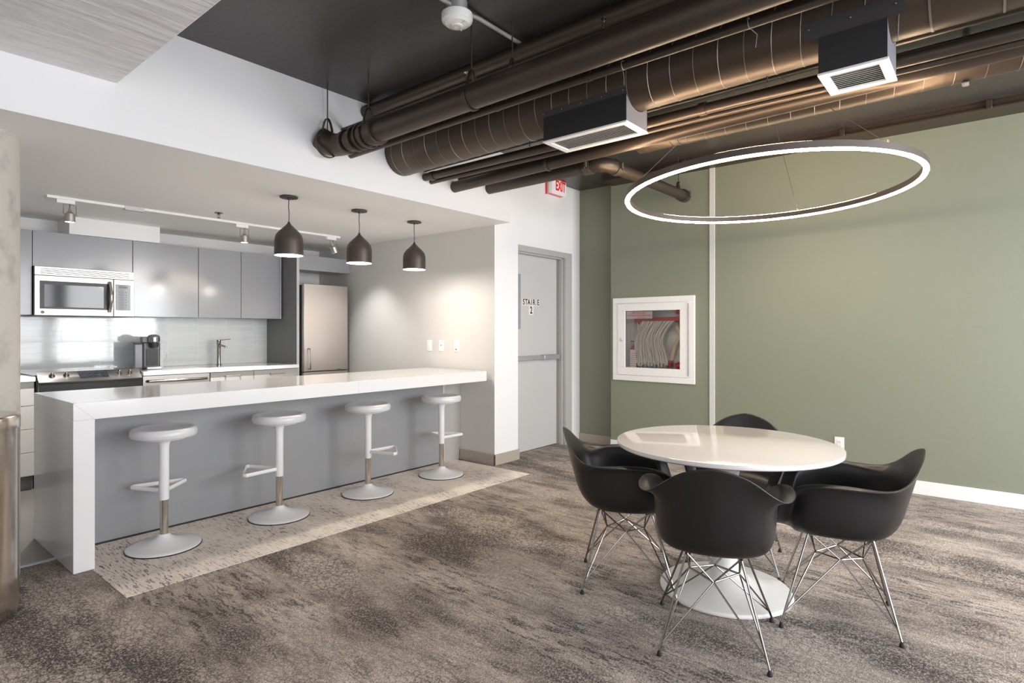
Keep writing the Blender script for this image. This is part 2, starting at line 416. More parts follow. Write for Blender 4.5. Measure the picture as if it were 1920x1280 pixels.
# concrete column
bm = new(); lathe(bm, [(.28, 0), (.28, HK)], (.46, 4.10, 0), 64); struct('column', bm, M['concrete'], 'round bare concrete column')
# baseboards
bm = new(); box(bm, XG-.013, XG, WY, 3.27, 0, .108); struct('baseboard_right', bm, M['white_trim'], 'white baseboard along the green wall', bevel=.003)
bm = new(); box(bm, 5.815, 5.83, 3.28, YD, 0, .1); struct('baseboard_niche', bm, M['tan_base'], bevel=.003)
bm = new(); box(bm, XK-.012, XK, 3.718, 4.19, 0, .105); box(bm, XK-.012, 4.612, 3.718, 3.73, 0, .105); box(bm, 4.60, 4.612, 3.73, YD, 0, .105)
struct('baseboard_pillar', bm, M['tan_base'], 'tan baseboard around the wall end', bevel=.002)
# pale vertical strip
bm = new(); box(bm, XG-.012, XG, 2.112, 2.165, .108, HC); struct('trim_3', bm, M['pale_strip'], 'pale vertical strip on the green wall', bevel=.002)
# steel channel at the head of the green wall
t = thing('steel_channel', 'black steel channel running along the top of the green wall', 'beam')
bm = new(); box(bm, 5.40, XG-.001, WY+.01, 3.25, 2.893, 2.903); box(bm, 5.43, 5.44, WY+.01, 3.25, 2.903, HC-.001)
obj('flange', bm, M['black_duct'], t)
for y in (.02, .95, 1.55, 2.3):
    bm = new(); box(bm, 5.385, 5.43, y, y+.035, 2.888, HC-.001); obj('bracket', bm, M['black_pipe'], t, bevel=.003)

# ---- stair door
d = thing('door_1', 'grey steel stair door', 'door'); d['kind'] = 'structure'
del d['category']
bm = new(); box(bm, 4.66, 5.515, 3.90, 3.945, .008, 2.125); obj('door_panel', bm, M['door_grey'], d, bevel=.002)
bm = new()
box(bm, 5.52, 5.65, YD-.012, YD+.0, 0, 2.19); box(bm, 5.518, 5.60, YD, 3.95, 0, 2.16)
box(bm, 4.60, 5.52, YD-.012, YD, 2.128, 2.19); box(bm, 4.66, 5.52, YD, 3.95, 2.128, 2.16)
box(bm, 5.505, 5.52, YD+.03, YD+.07, 0, 2.13); box(bm, 4.66, 5.52, YD+.03, YD+.07, 2.115, 2.13)
obj('door_frame', bm, M['frame_grey'], d, bevel=.002)
bm = new(); box(bm, 4.69, 4.862, 3.893, 3.90, 1.30, 1.925)
wl = obj('vision_frame', bm, M['door_grey'], d, bevel=.002)
bm = new(); box(bm, 4.705, 4.842, 3.890, 3.894, 1.32, 1.905); obj('pane', bm, M['smoke_glass'], wl)
bm = new(); box(bm, 4.70, 5.46, 3.84, 3.90, .985, 1.03); box(bm, 5.20, 5.49, 3.835, 3.90, .98, 1.036)
obj('push_bar', bm, M['zinc'], d, bevel=.005, label='steel push bar')
bm = new()
for k, x in enumerate((4.905, 4.950, 4.995, 5.040, 5.085, 5.160)):
    box(bm, x-.0235, x+.0235, 3.8985, 3.90, 1.575, 1.645)
box(bm, 4.995, 5.075, 3.8985, 3.90, 1.475, 1.572)
pl = obj('letter_plates', bm, M['paper'], d, label='white stick-on squares', smooth=0)
for ch, x in zip('STAIRE', (4.905, 4.950, 4.995, 5.040, 5.085, 5.160)):
    text('lettering', ch, .085, (x, 3.8978, 1.61), ROT_S, M['ink_black'], pl, sx=.8, bold=.025)
text('lettering', '2', .105, (5.035, 3.8978, 1.523), ROT_S, M['ink_black'], pl, sx=.8, bold=.025)

# ---- exit sign
t = thing('exit_sign', 'white EXIT sign with red letters on the white wall above the stair door', 'sign')
bm = new(); box(bm, 5.15, 5.42, 3.745, 3.789, 2.80, 2.985); obj('case', bm, M['sign_grey'], t, bevel=.003)
bm = new(); box(bm, 5.145, 5.150, 3.768, 3.788, 2.795, 2.99); box(bm, 5.15, 5.39, 3.735, 3.75, 2.795, 2.8)
obj('red_edge', bm, M['red_sign'], t, label='red edge strips')
bm = new(); box(bm, 5.155, 5.425, 3.705, 3.745, 2.80, 2.985); obj('face', bm, M['sign_white'], t, bevel=.002)
text('lettering', 'EXIT', .15, (5.315, 3.704, 2.89), ROT_S, M['red_sign'], t, depth=.001, sx=.62, bold=.03)

# ---- fire hose cabinet
t = thing('fire_hose_cabinet', 'white recessed fire hose cabinet with a glazed door in the green wall', 'cabinet')
FY0, FY1, FZ0, FZ1 = 2.31, 3.235, .767, 1.657
bm = new()
for a in ((FY0, FY1, FZ0, FZ0+.06), (FY0, FY1, FZ1-.06, FZ1), (FY0, FY0+.06, FZ0+.06, FZ1-.06), (FY1-.06, FY1, FZ0+.06, FZ1-.06)):
    box(bm, XG-.022, XG, a[0], a[1], a[2], a[3])
obj('cabinet_frame', bm, M['white_trim'], t, bevel=.003)
OY0, OY1, OZ0, OZ1 = 2.462, 3.083, .912, 1.515
bm = new()
for a in ((FY0+.062, FY1-.062, FZ0+.062, OZ0), (FY0+.062, FY1-.062, OZ1, FZ1-.062), (FY0+.062, OY0, OZ0, OZ1), (OY1, FY1-.062, OZ0, OZ1)):
    box(bm, XG-.027, XG-.008, a[0], a[1], a[2], a[3])
dr = obj('door', bm, M['white_trim'], t, bevel=.002)
bm = new(); box(bm, XG-.013, XG-.010, OY0, OY1, OZ0, OZ1); obj('glass', bm, M['pane'], dr)
bm = new(); box(bm, XG-.032, XG-.027, 3.115, 3.14, 1.19, 1.222); obj('latch', bm, M['satin'], dr, bevel=.002)
bm = new(); box(bm, XG-.034, XG-.022, FY0+.058, FY0+.066, FZ0+.08, FZ1-.08); obj('hinge', bm, M['zinc'], dr)
bm = new(); box(bm, XG-.0095, XG-.0085, 2.77, OY1-.008, 1.43, 1.508); st = obj('sticker', bm, M['paper'], dr, smooth=0, label='white and red instruction sticker')
text('lettering', 'FIRE HOSE USE', .026, (XG-.0145, 2.93, 1.49), ROT_W, M['ink_red'], st, sx=.95)
text('lettering', 'BY TRAINED PERSONNEL ONLY', .023, (XG-.0145, 2.925, 1.464), ROT_W, M['ink_red'], st, sx=.9)
text('lettering', 'BREAK GLASS', .014, (XG-.0145, 2.90, 1.441), ROT_W, M['ink_red'], st)
bm = new()   # lining of the recess
box(bm, XG+.145, XG+.15, CY0, CY1, CZ0, CZ1); box(bm, XG, XG+.145, CY0, CY0+.004, CZ0, CZ1); box(bm, XG, XG+.145, CY1-.004, CY1, CZ0, CZ1)
box(bm, XG, XG+.145, CY0, CY1, CZ0, CZ0+.004); box(bm, XG, XG+.145, CY0, CY1, CZ1-.004, CZ1)
obj('lining', bm, M['plastic_white'], t, smooth=0)
# hose rack + hose
t = thing('hose_rack', 'red hose rack bar at the top inside the wall cabinet', 'rack')
bm = new(); v_ = box(bm, XG+.03, XG+.10, 2.47, 3.0, 1.40, 1.447)
for v in v_:
    if v.co.y > 2.9: v.co.z -= .012
obj('rack_bar', bm, M['red'], t, bevel=.004)
bm = new(); tube(bm, [(XG+.07, 2.50, 1.47), (XG+.07, 2.50, 1.53)], .035, 16); tube(bm, [(XG+.06, 2.53, 1.50), (XG+.06, 2.45, 1.50)], .03, 16)
obj('valve', bm, M['red'], t)
bm = new(); tube(bm, [(XG+.05, 2.97, 1.37), (XG+.05, 2.965, 1.43)], .018, 14); obj('coupling', bm, M['brass'], t)
bm = new(); tube(bm, [(XG+.03, 2.56, 1.40), (XG+.03, 2.52, 1.37), (XG+.03, 2.60, 1.325)], .006, 8); obj('wire_hook', bm, M['zinc'], t)
hose_col = thing('fire_hose', 'cream canvas fire hose folded in pleats inside the wall cabinet', 'hose')
bm = new(); NP = 38
for i in range(NP):
    f = i/(NP-1); y0 = 2.55+.375*(1-f); pts = []
    for k in range(19):
        s = k/18
        z = 1.405-(.46+.03*math.sin(i*1.7))*s
        y = y0 + .115*s + .045*math.sin(s*PI*1.6+.5*f-.6) + .004*math.sin(i*2.3+s*7)
        y += (.5-f)*-.06*math.sin(s*PI)
        pts.append((y, z))
    x0 = XG+.022+.006*math.sin(i*1.3); x1 = XG+.088
    for (ya, za), (yb, zb) in zip(pts, pts[1:]):
        w = .0046
        vs = [bm.verts.new(p) for p in ((x0, ya-w, za), (x0, ya+w, za), (x1, ya+w, za), (x1, ya-w, za), (x0, yb-w, zb), (x0, yb+w, zb), (x1, yb+w, zb), (x1, yb-w, zb))]
        for q in ((0, 1, 5, 4), (1, 2, 6, 5), (2, 3, 7, 6), (3, 0, 4, 7)): bm.faces.new([vs[j] for j in q])
bmesh.ops.remove_doubles(bm, verts=bm.verts, dist=.0004)
obj('hose_pleats', bm, M['hose'], hose_col, smooth=50)
bm = new(); tube(bm, [(XG+.05, 2.965, 1.375), (XG+.05, 2.958, 1.30), (XG+.05, 2.92, 1.26), (XG+.05, 2.90, 1.33), (XG+.05, 2.89, 1.40)], .014, 10)
obj('hose_end', bm, M['hose'], hose_col)
bm = new()
tube(bm, [(XG+.09, 2.56, 1.38), (XG+.09, 2.50, 1.26), (XG+.09, 2.53, 1.20), (XG+.09, 2.56, 1.15), (XG+.09, 2.60, 1.0), (XG+.09, 2.66, .93)], .024, 12)
obj('hose_tail', bm, M['cream'], hose_col)
bm = new(); tube(bm, [(XG+.06, 2.605, .925), (XG+.06, 2.60, .995)], [.03, .036], 18); tube(bm, [(XG+.06, 2.53, .93), (XG+.06, 2.48, .95)], .04, 14)
obj('nozzle', bm, M['red'], hose_col, label='red nozzle fittings')
t = thing('fire_extinguisher', 'small red extinguisher with white tag inside the wall cabinet', 'fire extinguisher', (XG+.075, 3.01, CZ0+.004))
bm = new(); lathe(bm, [(0, 0), (.05, 0), (.055, .01), (.055, .24), (.045, .275), (.02, .295), (.016, .31), (0, .31)], seg=28); obj('cylinder', bm, M['red'], t)
bm = new(); tube(bm, [(-.01, .05, .335), (0, 0, .325), (-.01, -.10, .352)], .006, 8); tube(bm, [(0, 0, .32), (-.01, -.06, .29), (-.01, -.105, .275)], .006, 8)
obj('lever', bm, M['black_plastic'], t)
bm = new(); tube(bm, [(0, 0, .31), (0, 0, .335)], .012, 10); obj('valve', bm, M['chrome'], t)
bm = new(); box(bm, -.063, -.0605, -.042, .032, .05, .245); o = obj('tag', bm, M['paper'], t, smooth=0)
bm = new()
for k in range(7): box(bm, -.0636, -.0632, -.034, .024, .07+k*.022, .074+k*.022)
obj('printed_lines', bm, M['ink_red'], o, smooth=0)

# ---- outlets and switches
def plate(name, label, cat, x, y, z, kind, group=None):
    t = thing(name, label, cat, (x, y, z), 0, group)
    bm = new(); box(bm, -.007, 0, -.037, .037, -.06, .06); obj('cover_plate', bm, M['plastic_white'], t, bevel=.0025)
    bm = new()
    if kind == 'outlet':
        box(bm, -.0095, -.007, -.017, .017, -.035, .035)
        obj('socket', bm, M['plastic_white'], t, bevel=.002)
        bm = new()
        for zz in (-.018, .018):
            box(bm, -.0102, -.0094, -.008, -.005, zz-.005, zz+.006); box(bm, -.0102, -.0094, .005, .008, zz-.005, zz+.006); box(bm, -.0102, -.0094, -.002, .002, zz-.012, zz-.009)
        obj('slots', bm, M['ink_black'], t, smooth=0)
    elif kind == 'rocker':
        box(bm, -.0105, -.007, -.016, .016, -.033, .033); obj('rocker', bm, M['plastic_white'], t, bevel=.002)
    elif kind == 'dot':
        tube(bm, [(-.006, 0, .005), (-.009, 0, .005)], .006, 14); obj('jack', bm, M['ink_black'], t)
    else:
        box(bm, -.0105, -.007, -.016, .016, -.033, .033); obj('sensor', bm, M['plastic_white'], t, bevel=.002)
        bm = new(); box(bm, -.0115, -.0102, -.011, .011, -.04, -.03); obj('slider', bm, M['dark_grey_metal'], t)
plate('wall_outlet', 'white outlet low on the green wall behind the round table', 'outlet', XG, 1.035, .33, 'outlet')
plate('light_switch', 'white rocker switch plate farthest left above the bar end', 'switch', XK, 4.652, 1.145, 'rocker')
plate('wall_jack', 'white plate with a small dark centre hole above the bar', 'wall plate', XK, 4.468, 1.147, 'dot')
plate('dimmer_switch', 'white dimmer with a dark slot, nearest the white wall end', 'switch', XK, 4.245, 1.148, 'sensor')

# ================================================================== BAR
t = thing('breakfast_bar', 'long white waterfall bar counter with a grey front panel', 'bar counter', (0, 0, 0))
bm = new(); box(bm, .907, 4.192, 3.79, 4.635, .818, .914); obj('countertop', bm, M['quartz'], t, bevel=.002)
bm = new(); box(bm, .907, 1.005, 3.79, 4.635, .001, .818); obj('leg_panel', bm, M['quartz'], t, bevel=.002)
bm = new()  # mitre joint line on the front corner and seam on the front edge
v = [bm.verts.new(p) for p in ((.907, 3.7895, .9115), (.907, 3.7895, .914), (1.005, 3.7895, .8193), (1.005, 3.7895, .8168))]
bm.faces.new(v); obj('joint', bm, M['edge_light'], t, smooth=0)
bm = new(); box(bm, 2.72, 2.7215, 3.7895, 3.79, .82, .912); obj('joint', bm, M['edge_light'], t, smooth=0)
bm = new(); box(bm, 1.005, 4.02, 4.20, 4.22, .015, .818); obj('front_panel', bm, M['panel_grey'], t, smooth=0)
bm = new(); box(bm, 4.0, 4.02, 4.195, 4.20, .01, .818); obj('edge_strip', bm, M['edge_light'], t)
bm = new(); box(bm, 4.025, XK-.001, 4.20, 4.22, .0, .818); obj('filler_panel', bm, M['warm_grey'], t, smooth=0)
bm = new(); box(bm, 1.005, 4.02, 4.205, 4.22, .0, .015); obj('shadow_gap', bm, M['black_plastic'], t, smooth=0)
bm = new(); box(bm, 1.005, 4.19, 4.22, 4.60, .1, .818); box(bm, 1.005, 4.19, 4.22, 4.54, 0, .1); obj('cabinet_body', bm, M['warm_grey'], t, smooth=0)

# ================================================================== STOOLS
def stool():
    t = thing('bar_stool', 'x', 'stool', (0, 0, 0), 0, 'white bar stools along the breakfast bar')
    bm = new(); lathe(bm, [(0, 0), (.197, 0), (.2, .004), (.2, .010), (.195, .0135), (.165, .018), (.125, .027), (.085, .040), (.055, .053), (.036, .066), (.028, .078), (0, .08)], seg=64)
    obj('base', bm, M['stool_white'], t)
    bm = new(); lathe(bm, [(.2, .0), (.203, .0), (.203, .005), (.2, .006)], seg=64); obj('base_ring', bm, M['rubber'], t)
    bm = new(); lathe(bm, [(0, .06), (.0225, .06), (.0225, .32), (0, .32)], seg=28); obj('gas_lift', bm, M['satin'], t, label='brushed steel gas lift')
    bm = new(); lathe(bm, [(0, .283), (.026, .283), (.0275, .287), (.0275, .585), (.029, .61), (.036, .635), (.046, .652), (.05, .66), (0, .66)], seg=32); obj('sleeve', bm, M['stool_white'], t)
    bm = new(); lathe(bm, [(0, .650), (.125, .650), (.13, .654), (.13, .668), (0, .668)], seg=48); obj('seat_plate', bm, M['stool_white'], t)
    bm = new(); lathe(bm, [(0, .662), (.160, .662), (.172, .666), (.178, .676), (.179, .69), (.177, .704), (.171, .713), (.160, .718), (.150, .7175), (.142, .7145), (.09, .711), (0, .710)], seg=64)
    obj('seat', bm, M['stool_seat'], t)
    bm = new(); A = [(.02, -.018), (.20, -.145), (.215, -.14), (.222, -.125), (.222, .125), (.215, .14), (.20, .145), (.02, .018)]
    tube(bm, [(x, y, .335) for x, y in A], .0085, 10)
    for vv in bm.verts: vv.co.z = .335+(vv.co.z-.335)*1.5
    obj('footrest', bm, M['stool_white'], t)
    return t
s0 = stool()
SP = [((1.375, 3.862, .003), 78, 'nearest of the four white bar stools, footrest spread behind its post'),
      ((2.112, 3.866, .003), 150, 'second white bar stool from the left, footrest pointing left'),
      ((2.864, 3.868, .003), -38, 'third white bar stool from the left, footrest pointing right'),
      ((3.655, 3.855, .003), 32, 'farthest white bar stool, beside the wall end')]
s0.location = SP[0][0]; s0.rotation_euler = (0, 0, math.radians(SP[0][1])); s0['label'] = SP[0][2]
for p, a, l in SP[1:]: dup(s0, p, math.radians(a), l)

# ================================================================== TABLE
TX, TY = 2.945, 1.05
t = thing('round_table', 'round white pedestal table under the ring light', 'table', (TX, TY, 0))
bm = new(); lathe(bm, [(0, .717), (.515, .717), (.526, .719), (.531, .724), (.532, .737), (.531, .741), (.528, .742), (0, .742)], seg=128); obj('tabletop', bm, M['table_white'], t)
bm = new(); lathe(bm, [(0, 0), (.305, 0), (.313, .004), (.315, .012), (.308, .021), (.27, .03), (.20, .042), (.13, .065), (.085, .10), (.060, .16), (.049, .25), (.047, .36), (.052, .48), (.07, .60), (.10, .67), (.14, .705), (.15, .717), (0, .717)], seg=96)
obj('pedestal', bm, M['cast_white'], t)

# ================================================================== CHAIRS
def catmull(P, t):
    n = len(P)-1; x = min(max(t, 0), .999999)*n; i = int(x); f = x-i
    p0, p1, p2, p3 = P[max(i-1, 0)], P[i], P[i+1], P[min(i+2, n)]
    return [0.5*((2*b)+(-a+c)*f+(2*a-5*b+4*c-d)*f*f+(-a+3*b-3*c+d)*f**3) for a, b, c, d in zip(p0, p1, p2, p3)]
def shell_bm():
    # rim, front centre -> back centre (x forward, y side, z)
    R = [(.275, 0, .420), (.277, .09, .422), (.272, .160, .432), (.256, .208, .462), (.238, .236, .52), (.220, .258, .58), (.192, .280, .618), (.145, .296, .638),
         (.08, .308, .648), (-.01, .312, .650), (-.09, .305, .648), (-.165, .285, .648), (-.225, .250, .660), (-.275, .198, .700), (-.317, .115, .763), (-.341, 0, .793)]
    # section tables over t: (horizontal fraction, vertical fraction)
    side = [(0, 0), (.22, 0), (.46, .005), (.62, .04), (.715, .14), (.75, .32), (.765, .52), (.775, .74), (.79, .91), (.83, .99), (.90, 1.01), (1, .985)]
    back = [(0, 0), (.22, 0), (.42, .01), (.58, .05), (.69, .14), (.76, .27), (.81, .42), (.86, .57), (.905, .72), (.95, .86), (1, 1)]
    front = [(0, 0), (.12, -.02), (.24, -.05), (.36, -.06), (.48, -.02), (.58, .12), (.68, .32), (.78, .55), (.87, .8), (.94, .96), (1, 1)]
    C0 = Vector((-.02, 0, .398)); NU, NV = 64, 22
    bm = new(); grid = []
    for iu in range(NU):
        u = iu/NU*2; s = 1
        if u > 1: u = 2-u; s = -1
        rp = Vector(catmull(R, u)); rp.y *= s
        wf = max(0, 1-u/.26); wf = wf*wf*(3-2*wf); wb = max(0, (u-.62)/.38); wb = wb*wb*(3-2*wb); ws = 1-wf-wb
        row = []
        for iv in range(1, NV+1):
            tv = iv/NV
            a, b, c_ = catmull(side, tv), catmull(back, tv), catmull(front, tv)
            fx = ws*a[0]+wb*b[0]+wf*c_[0]; fz = ws*a[1]+wb*b[1]+wf*c_[1]
            p = Vector((C0.x+(rp.x-C0.x)*fx, rp.y*fx, C0.z+(rp.z-C0.z)*fz))
            row.append(bm.verts.new(p))
        grid.append(row)
    c0 = bm.verts.new(C0)
    for i in range(NU):
        a, b = grid[i], grid[(i+1) % NU]
        bm.faces.new((c0, a[0], b[0]))
        for k in range(NV-1): bm.faces.new((a[k], a[k+1], b[k+1], b[k]))
    return bm
def chair():
    t = thing('armchair', 'x', 'chair', (0, 0, 0), 0, 'black moulded armchairs around the round table')
    sh = obj('shell', shell_bm(), M['shell'], t, smooth=80)
    s = sh.modifiers.new('thick', 'SOLIDIFY'); s.thickness = .006; s.offset = 0
    s = sh.modifiers.new('sub', 'SUBSURF'); s.levels = 1; s.render_levels = 1
    F = {('r', 1): (-.225, .203), ('r', -1): (-.225, -.203), ('f', 1): (.225, .238), ('f', -1): (.225, -.238)}
    Mt = {('r', 1): (-.135, .105), ('r', -1): (-.135, -.105), ('f', 1): (.115, .105), ('f', -1): (.115, -.105)}
    zt = .394; zd = .275
    D = {'front': Vector((.085, 0, zd)), 'back': Vector((-.105, 0, zd)), 'l': Vector((-.01, .10, zd+.012)), 'r': Vector((-.01, -.10, zd+.012))}
    for key, (fx, fy) in F.items():
        mx_, my_ = Mt[key]; foot = Vector((fx, fy, .022)); top = Vector((mx_, my_, zt))
        bm = new(); tube(bm, [top, foot+Vector((0, 0, 0))], .0048, 8)
        e = D['back' if key[0] == 'r' else 'front']; sd = D['l' if key[1] == 1 else 'r']
        a = top.lerp(foot, .93)
        tube(bm, [e, a], .0036, 8); tube(bm, [sd, top.lerp(foot, .90)], .0036, 8)
        lg = obj('leg', bm, M['chrome'], t)
        bm = new(); lathe(bm, [(0, 0), (.010, 0), (.010, .007), (.007, .016), (.005, .022), (0, .022)], (fx, fy, 0), 12); obj('glide', bm, M['rubber'], lg)
    bm = new()
    for k1, k2, dk in ((('r', 1), ('r', -1), 'back'), (('f', 1), ('f', -1), 'front'), (('r', 1), ('f', 1), 'l'), (('r', -1), ('f', -1), 'r')):
        for k in (k1, k2):
            tube(bm, [Vector((*Mt[k], zt)), D[dk]], .0036, 8)
    q = ['back', 'l', 'front', 'r']
    for i in range(4): tube(bm, [D[q[i]], D[q[(i+1) % 4]]], .0042, 8)
    obj('wire_brace', bm, M['chrome'], t)
    bm = new()
    bm.free()
    for s_ in (1, -1):
        bm = new(); tube(bm, [(-.145, s_*.105, zt), (.125, s_*.105, zt)], .005, 8); obj('mount_rail', bm, M['rubber'], t)
    return t
c0 = chair()
CP = [((2.46, .922, 0), 19.4, 'black armchair nearest the camera, its back turned'),
      ((2.735, 1.482, 0), -60, 'black armchair on the left of the round table, towards the stair door'),
      ((3.015, .565, 0), 104, 'black armchair at the right side of the round table'),
      ((3.40, 1.14, 0), 190, 'far black armchair between the table and green wall')]
c0.location = CP[0][0]; c0.rotation_euler = (0, 0, math.radians(CP[0][1])); c0['label'] = CP[0][2]
for p, a, l in CP[1:]: dup(c0, p, math.radians(a), l)

# ================================================================== RING LIGHT
RC = Vector((4.01, 1.178, 2.2)); RR = .893
t = thing('ring_light', 'large glowing ring lamp hanging over the round table', 'lamp', RC)
t.rotation_euler = (-.027, .015, 0)
t.rotation_euler = Matrix(((1, 0, .015), (0, 1, .027), (-.015, -.027, 1))).to_euler()
def ring(bm, prof, seg=160):
    rows = [[bm.verts.new((r*math.cos(2*PI*k/seg), r*math.sin(2*PI*k/seg), z)) for r, z in prof] for k in range(seg)]
    n = len(prof)
    for k in range(seg):
        a, b = rows[k], rows[(k+1) % seg]
        for i in range(n): bm.faces.new((a[i], a[(i+1) % n], b[(i+1) % n], b[i]))
bm = new(); ring(bm, [(RR-.034, .003), (RR, .003), (RR, .040), (RR-.034, .040)]); obj('housing', bm, M['ring_body'], t, smooth=40)
bm = new(); ring(bm, [(RR-.031, .003), (RR-.029, -.005), (RR-.018, -.008), (RR-.006, -.006), (RR-.002, .003)]); obj('diffuser', bm, M['ring_glow'], t, smooth=60, label='glowing warm white diffuser')
bm = new(); ring(bm, [(RR-.028, .0402), (RR-.006, .0402), (RR-.006, .042), (RR-.028, .042)]); obj('uplight', bm, M['ring_up'], t, smooth=60, label='warm light strip on top of the ring')
def ring_pt(a): return Vector((math.cos(a)*(RR-.017), math.sin(a)*(RR-.017), .041))
CX, CY = 3.80-RC.x, 1.12-RC.y
for a in (math.radians(-121), math.radians(0), math.radians(128)):
    p = ring_pt(a); bm = new(); tube(bm, [p, Vector((CX+.03*math.cos(a), CY+.03*math.sin(a), HC-RC.z-.02))], .0016, 6); tube(bm, [p, p+Vector((0, 0, .018))], .005, 8)
    obj('cable', bm, M['pendant_dark'], t)
bm = new(); lathe(bm, [(0, 0), (.06, 0), (.065, -.005), (.065, -.025), (0, -.025)], (CX, CY, HC-RC.z), 28); obj('canopy', bm, M['black_plastic'], t)
t.rotation_euler = Matrix(((1, 0, .015), (0, 1, .027), (-.015, -.027, 1))).to_euler()

# ================================================================== PENDANTS
def pendant():
    t = thing('pendant_lamp', 'x', 'lamp', (0, 0, 0), 0, 'dark pendant lamps above the breakfast bar')
    bm = new(); lathe(bm, [(0, 0), (.058, 0), (.066, -.006), (.066, -.012), (0, -.014)], seg=36); lathe(bm, [(0, -.012), (.01, -.012), (.01, -.026), (0, -.026)], seg=12)
    for x in (-.035, .035): lathe(bm, [(0, -.012), (.007, -.012), (.006, -.019), (0, -.02)], (x, 0, 0), 10)
    obj('canopy', bm, M['pendant_dark'], t)
    bm = new(); tube(bm, [(0, 0, -.02), (-.003, 0, -.08), (.002, 0, -.13), (0, 0, -.20)], .0032, 8); obj('cord', bm, M['black_plastic'], t)
    zt = -.205; zb = -.450
    bm = new(); lathe(bm, [(.008, zt+.012), (.011, zt), (.02, zt-.012), (.045, zt-.037), (.075, zt-.065), (.094, zt-.09), (.103, zt-.12), (.105, zt-.15), (.105, zb+.0), (.1025, zb), (.1025, zt-.15), (.1005, zt-.12), (.091, zt-.092), (.07, zt-.068), (.042, zt-.042), (.012, zt-.018), (0, zt-.014)], seg=56)
    o = obj('shade', bm, [M['pendant_dark'], M['pendant_in']], t, smooth=50)
    for p in o.data.polygons:
        c = p.center; n = p.normal
        if (n.x*c.x+n.y*c.y) < 0: p.material_index = 1
    bm = new(); lathe(bm, [(0, zt-.10), (.014, zt-.10), (.018, zt-.12), (.034, zt-.145), (.04, zt-.165), (.034, zt-.19), (.018, zt-.203), (0, zt-.206)], seg=20); obj('bulb', bm, M['bulb'], t)
    return t
PP = [((2.345, 4.15, HK), 'nearest of the three dark dome pendants over the bar'), ((2.995, 4.165, HK), 'middle of the three dark dome pendants over the bar'), ((3.635, 4.20, HK), 'farthest of the three dark dome pendants, closest to the grey wall')]
p0 = pendant(); p0.location = PP[0][0]; p0['label'] = PP[0][1]
for p, l in PP[1:]: dup(p0, p, 0, l)
for p, l in PP:
    L = bpy.data.lights.new('pendant_bulb_light', 'POINT'); L.energy = 17; L.color = (1, .92, .82); L.shadow_soft_size = .035
    o = bpy.data.objects.new('pendant_bulb_light', L); C.objects.link(o); o.location = (p[0], p[1], p[2]-.425)

# ================================================================== TRACK LIGHT
TYK = 5.50
t = thing('light_track', 'white ceiling track running above the kitchen', 'track', (0, 0, 0))
bm = new(); box(bm, 1.15, 3.70, TYK-.018, TYK+.018, HK-.02, HK); obj('rail', bm, M['plastic_white'], t, bevel=.002)
bm = new(); box(bm, 1.66, 1.80, TYK-.024, TYK+.024, HK-.032, HK); obj('feed_box', bm, M['sign_grey'], t, bevel=.002)
def spot(x, tilt, label, power=230):
    t = thing('track_spotlight', label, 'lamp', (x, TYK, HK-.02), 0, 'steel spotlights on the kitchen track')
    bm = new(); box(bm, -.085, .03, -.017, .017, -.028, 0); obj('adapter', bm, M['plastic_white'], t, bevel=.002)
    bm = new(); tube(bm, [(-.04, 0, -.115), (-.04, 0, -.036), (.04, 0, -.036), (.04, 0, -.115)], .0025, 6); tube(bm, [(0, 0, -.025), (0, 0, -.06)], .004, 8)
    obj('yoke', bm, M['chrome'], t)
    bm = new(); vs = lathe(bm, [(0, .05), (.008, .045), (.012, .02), (.034, .0), (.036, -.055), (.031, -.06), (.0, -.05)], (0, 0, -.105), 26)
    bmesh.ops.rotate(bm, verts=vs, cent=(0, 0, -.105), matrix=Matrix.Rotation(tilt, 3, 'Y'))
    for s in (1, -1): tube(bm, [(s*.036, 0, -.113), (s*.052, 0, -.116)], .005, 8)
    hd = obj('head', bm, M['steel'], t)
    bm = new(); vs = lathe(bm, [(0, -.0565), (.029, -.0605), (.0, -.0615)], (0, 0, -.105), 24)
    bmesh.ops.rotate(bm, verts=vs, cent=(0, 0, -.105), matrix=Matrix.Rotation(tilt, 3, 'Y')); obj('lens', bm, M['spot_glow'], hd)
    L = bpy.data.lights.new('track_spot_light', 'SPOT'); L.energy = power; L.color = (1, .985, .96); L.spot_size = math.radians(84); L.spot_blend = .9; L.shadow_soft_size = .03
    o = bpy.data.objects.new('track_spot_light', L); C.objects.link(o); o.location = (x-math.sin(tilt)*.075, TYK, HK-.02-.105-.075)
    o.rotation_euler = (0, tilt, 0)
spot(1.295, 0, 'leftmost steel spotlight on the white kitchen track')
spot(2.655, .0, 'middle steel spotlight on the white kitchen track')
spot(3.62, -.4, 'rightmost steel spotlight, tilted, on the kitchen track', 28)
# kitchen sprinkler
def sprinkler(x, y, z, label, m, g):
    t = thing('fire_sprinkler', label, 'sprinkler', (x, y, z), 0, g)
    bm = new(); lathe(bm, [(0, 0), (.032, 0), (.035, -.004), (.018, -.008), (.01, -.014), (.01, -.02), (0, -.02)], seg=20); obj('collar', bm, m, t)
    bm = new(); tube(bm, [(.01, 0, -.016), (.012, 0, -.032), (0, 0, -.045)], .002, 6); tube(bm, [(-.01, 0, -.016), (-.012, 0, -.032), (0, 0, -.045)], .002, 6); tube(bm, [(0, 0, -.018), (0, 0, -.044)], .0025, 6)
    lathe(bm, [(0, -.046), (.017, -.046), (.017, -.048), (0, -.048)], seg=14); obj('deflector', bm, m, t)
sprinkler(2.28, 5.19, HK, 'chrome sprinkler head in the white kitchen ceiling', M['chrome'], None)

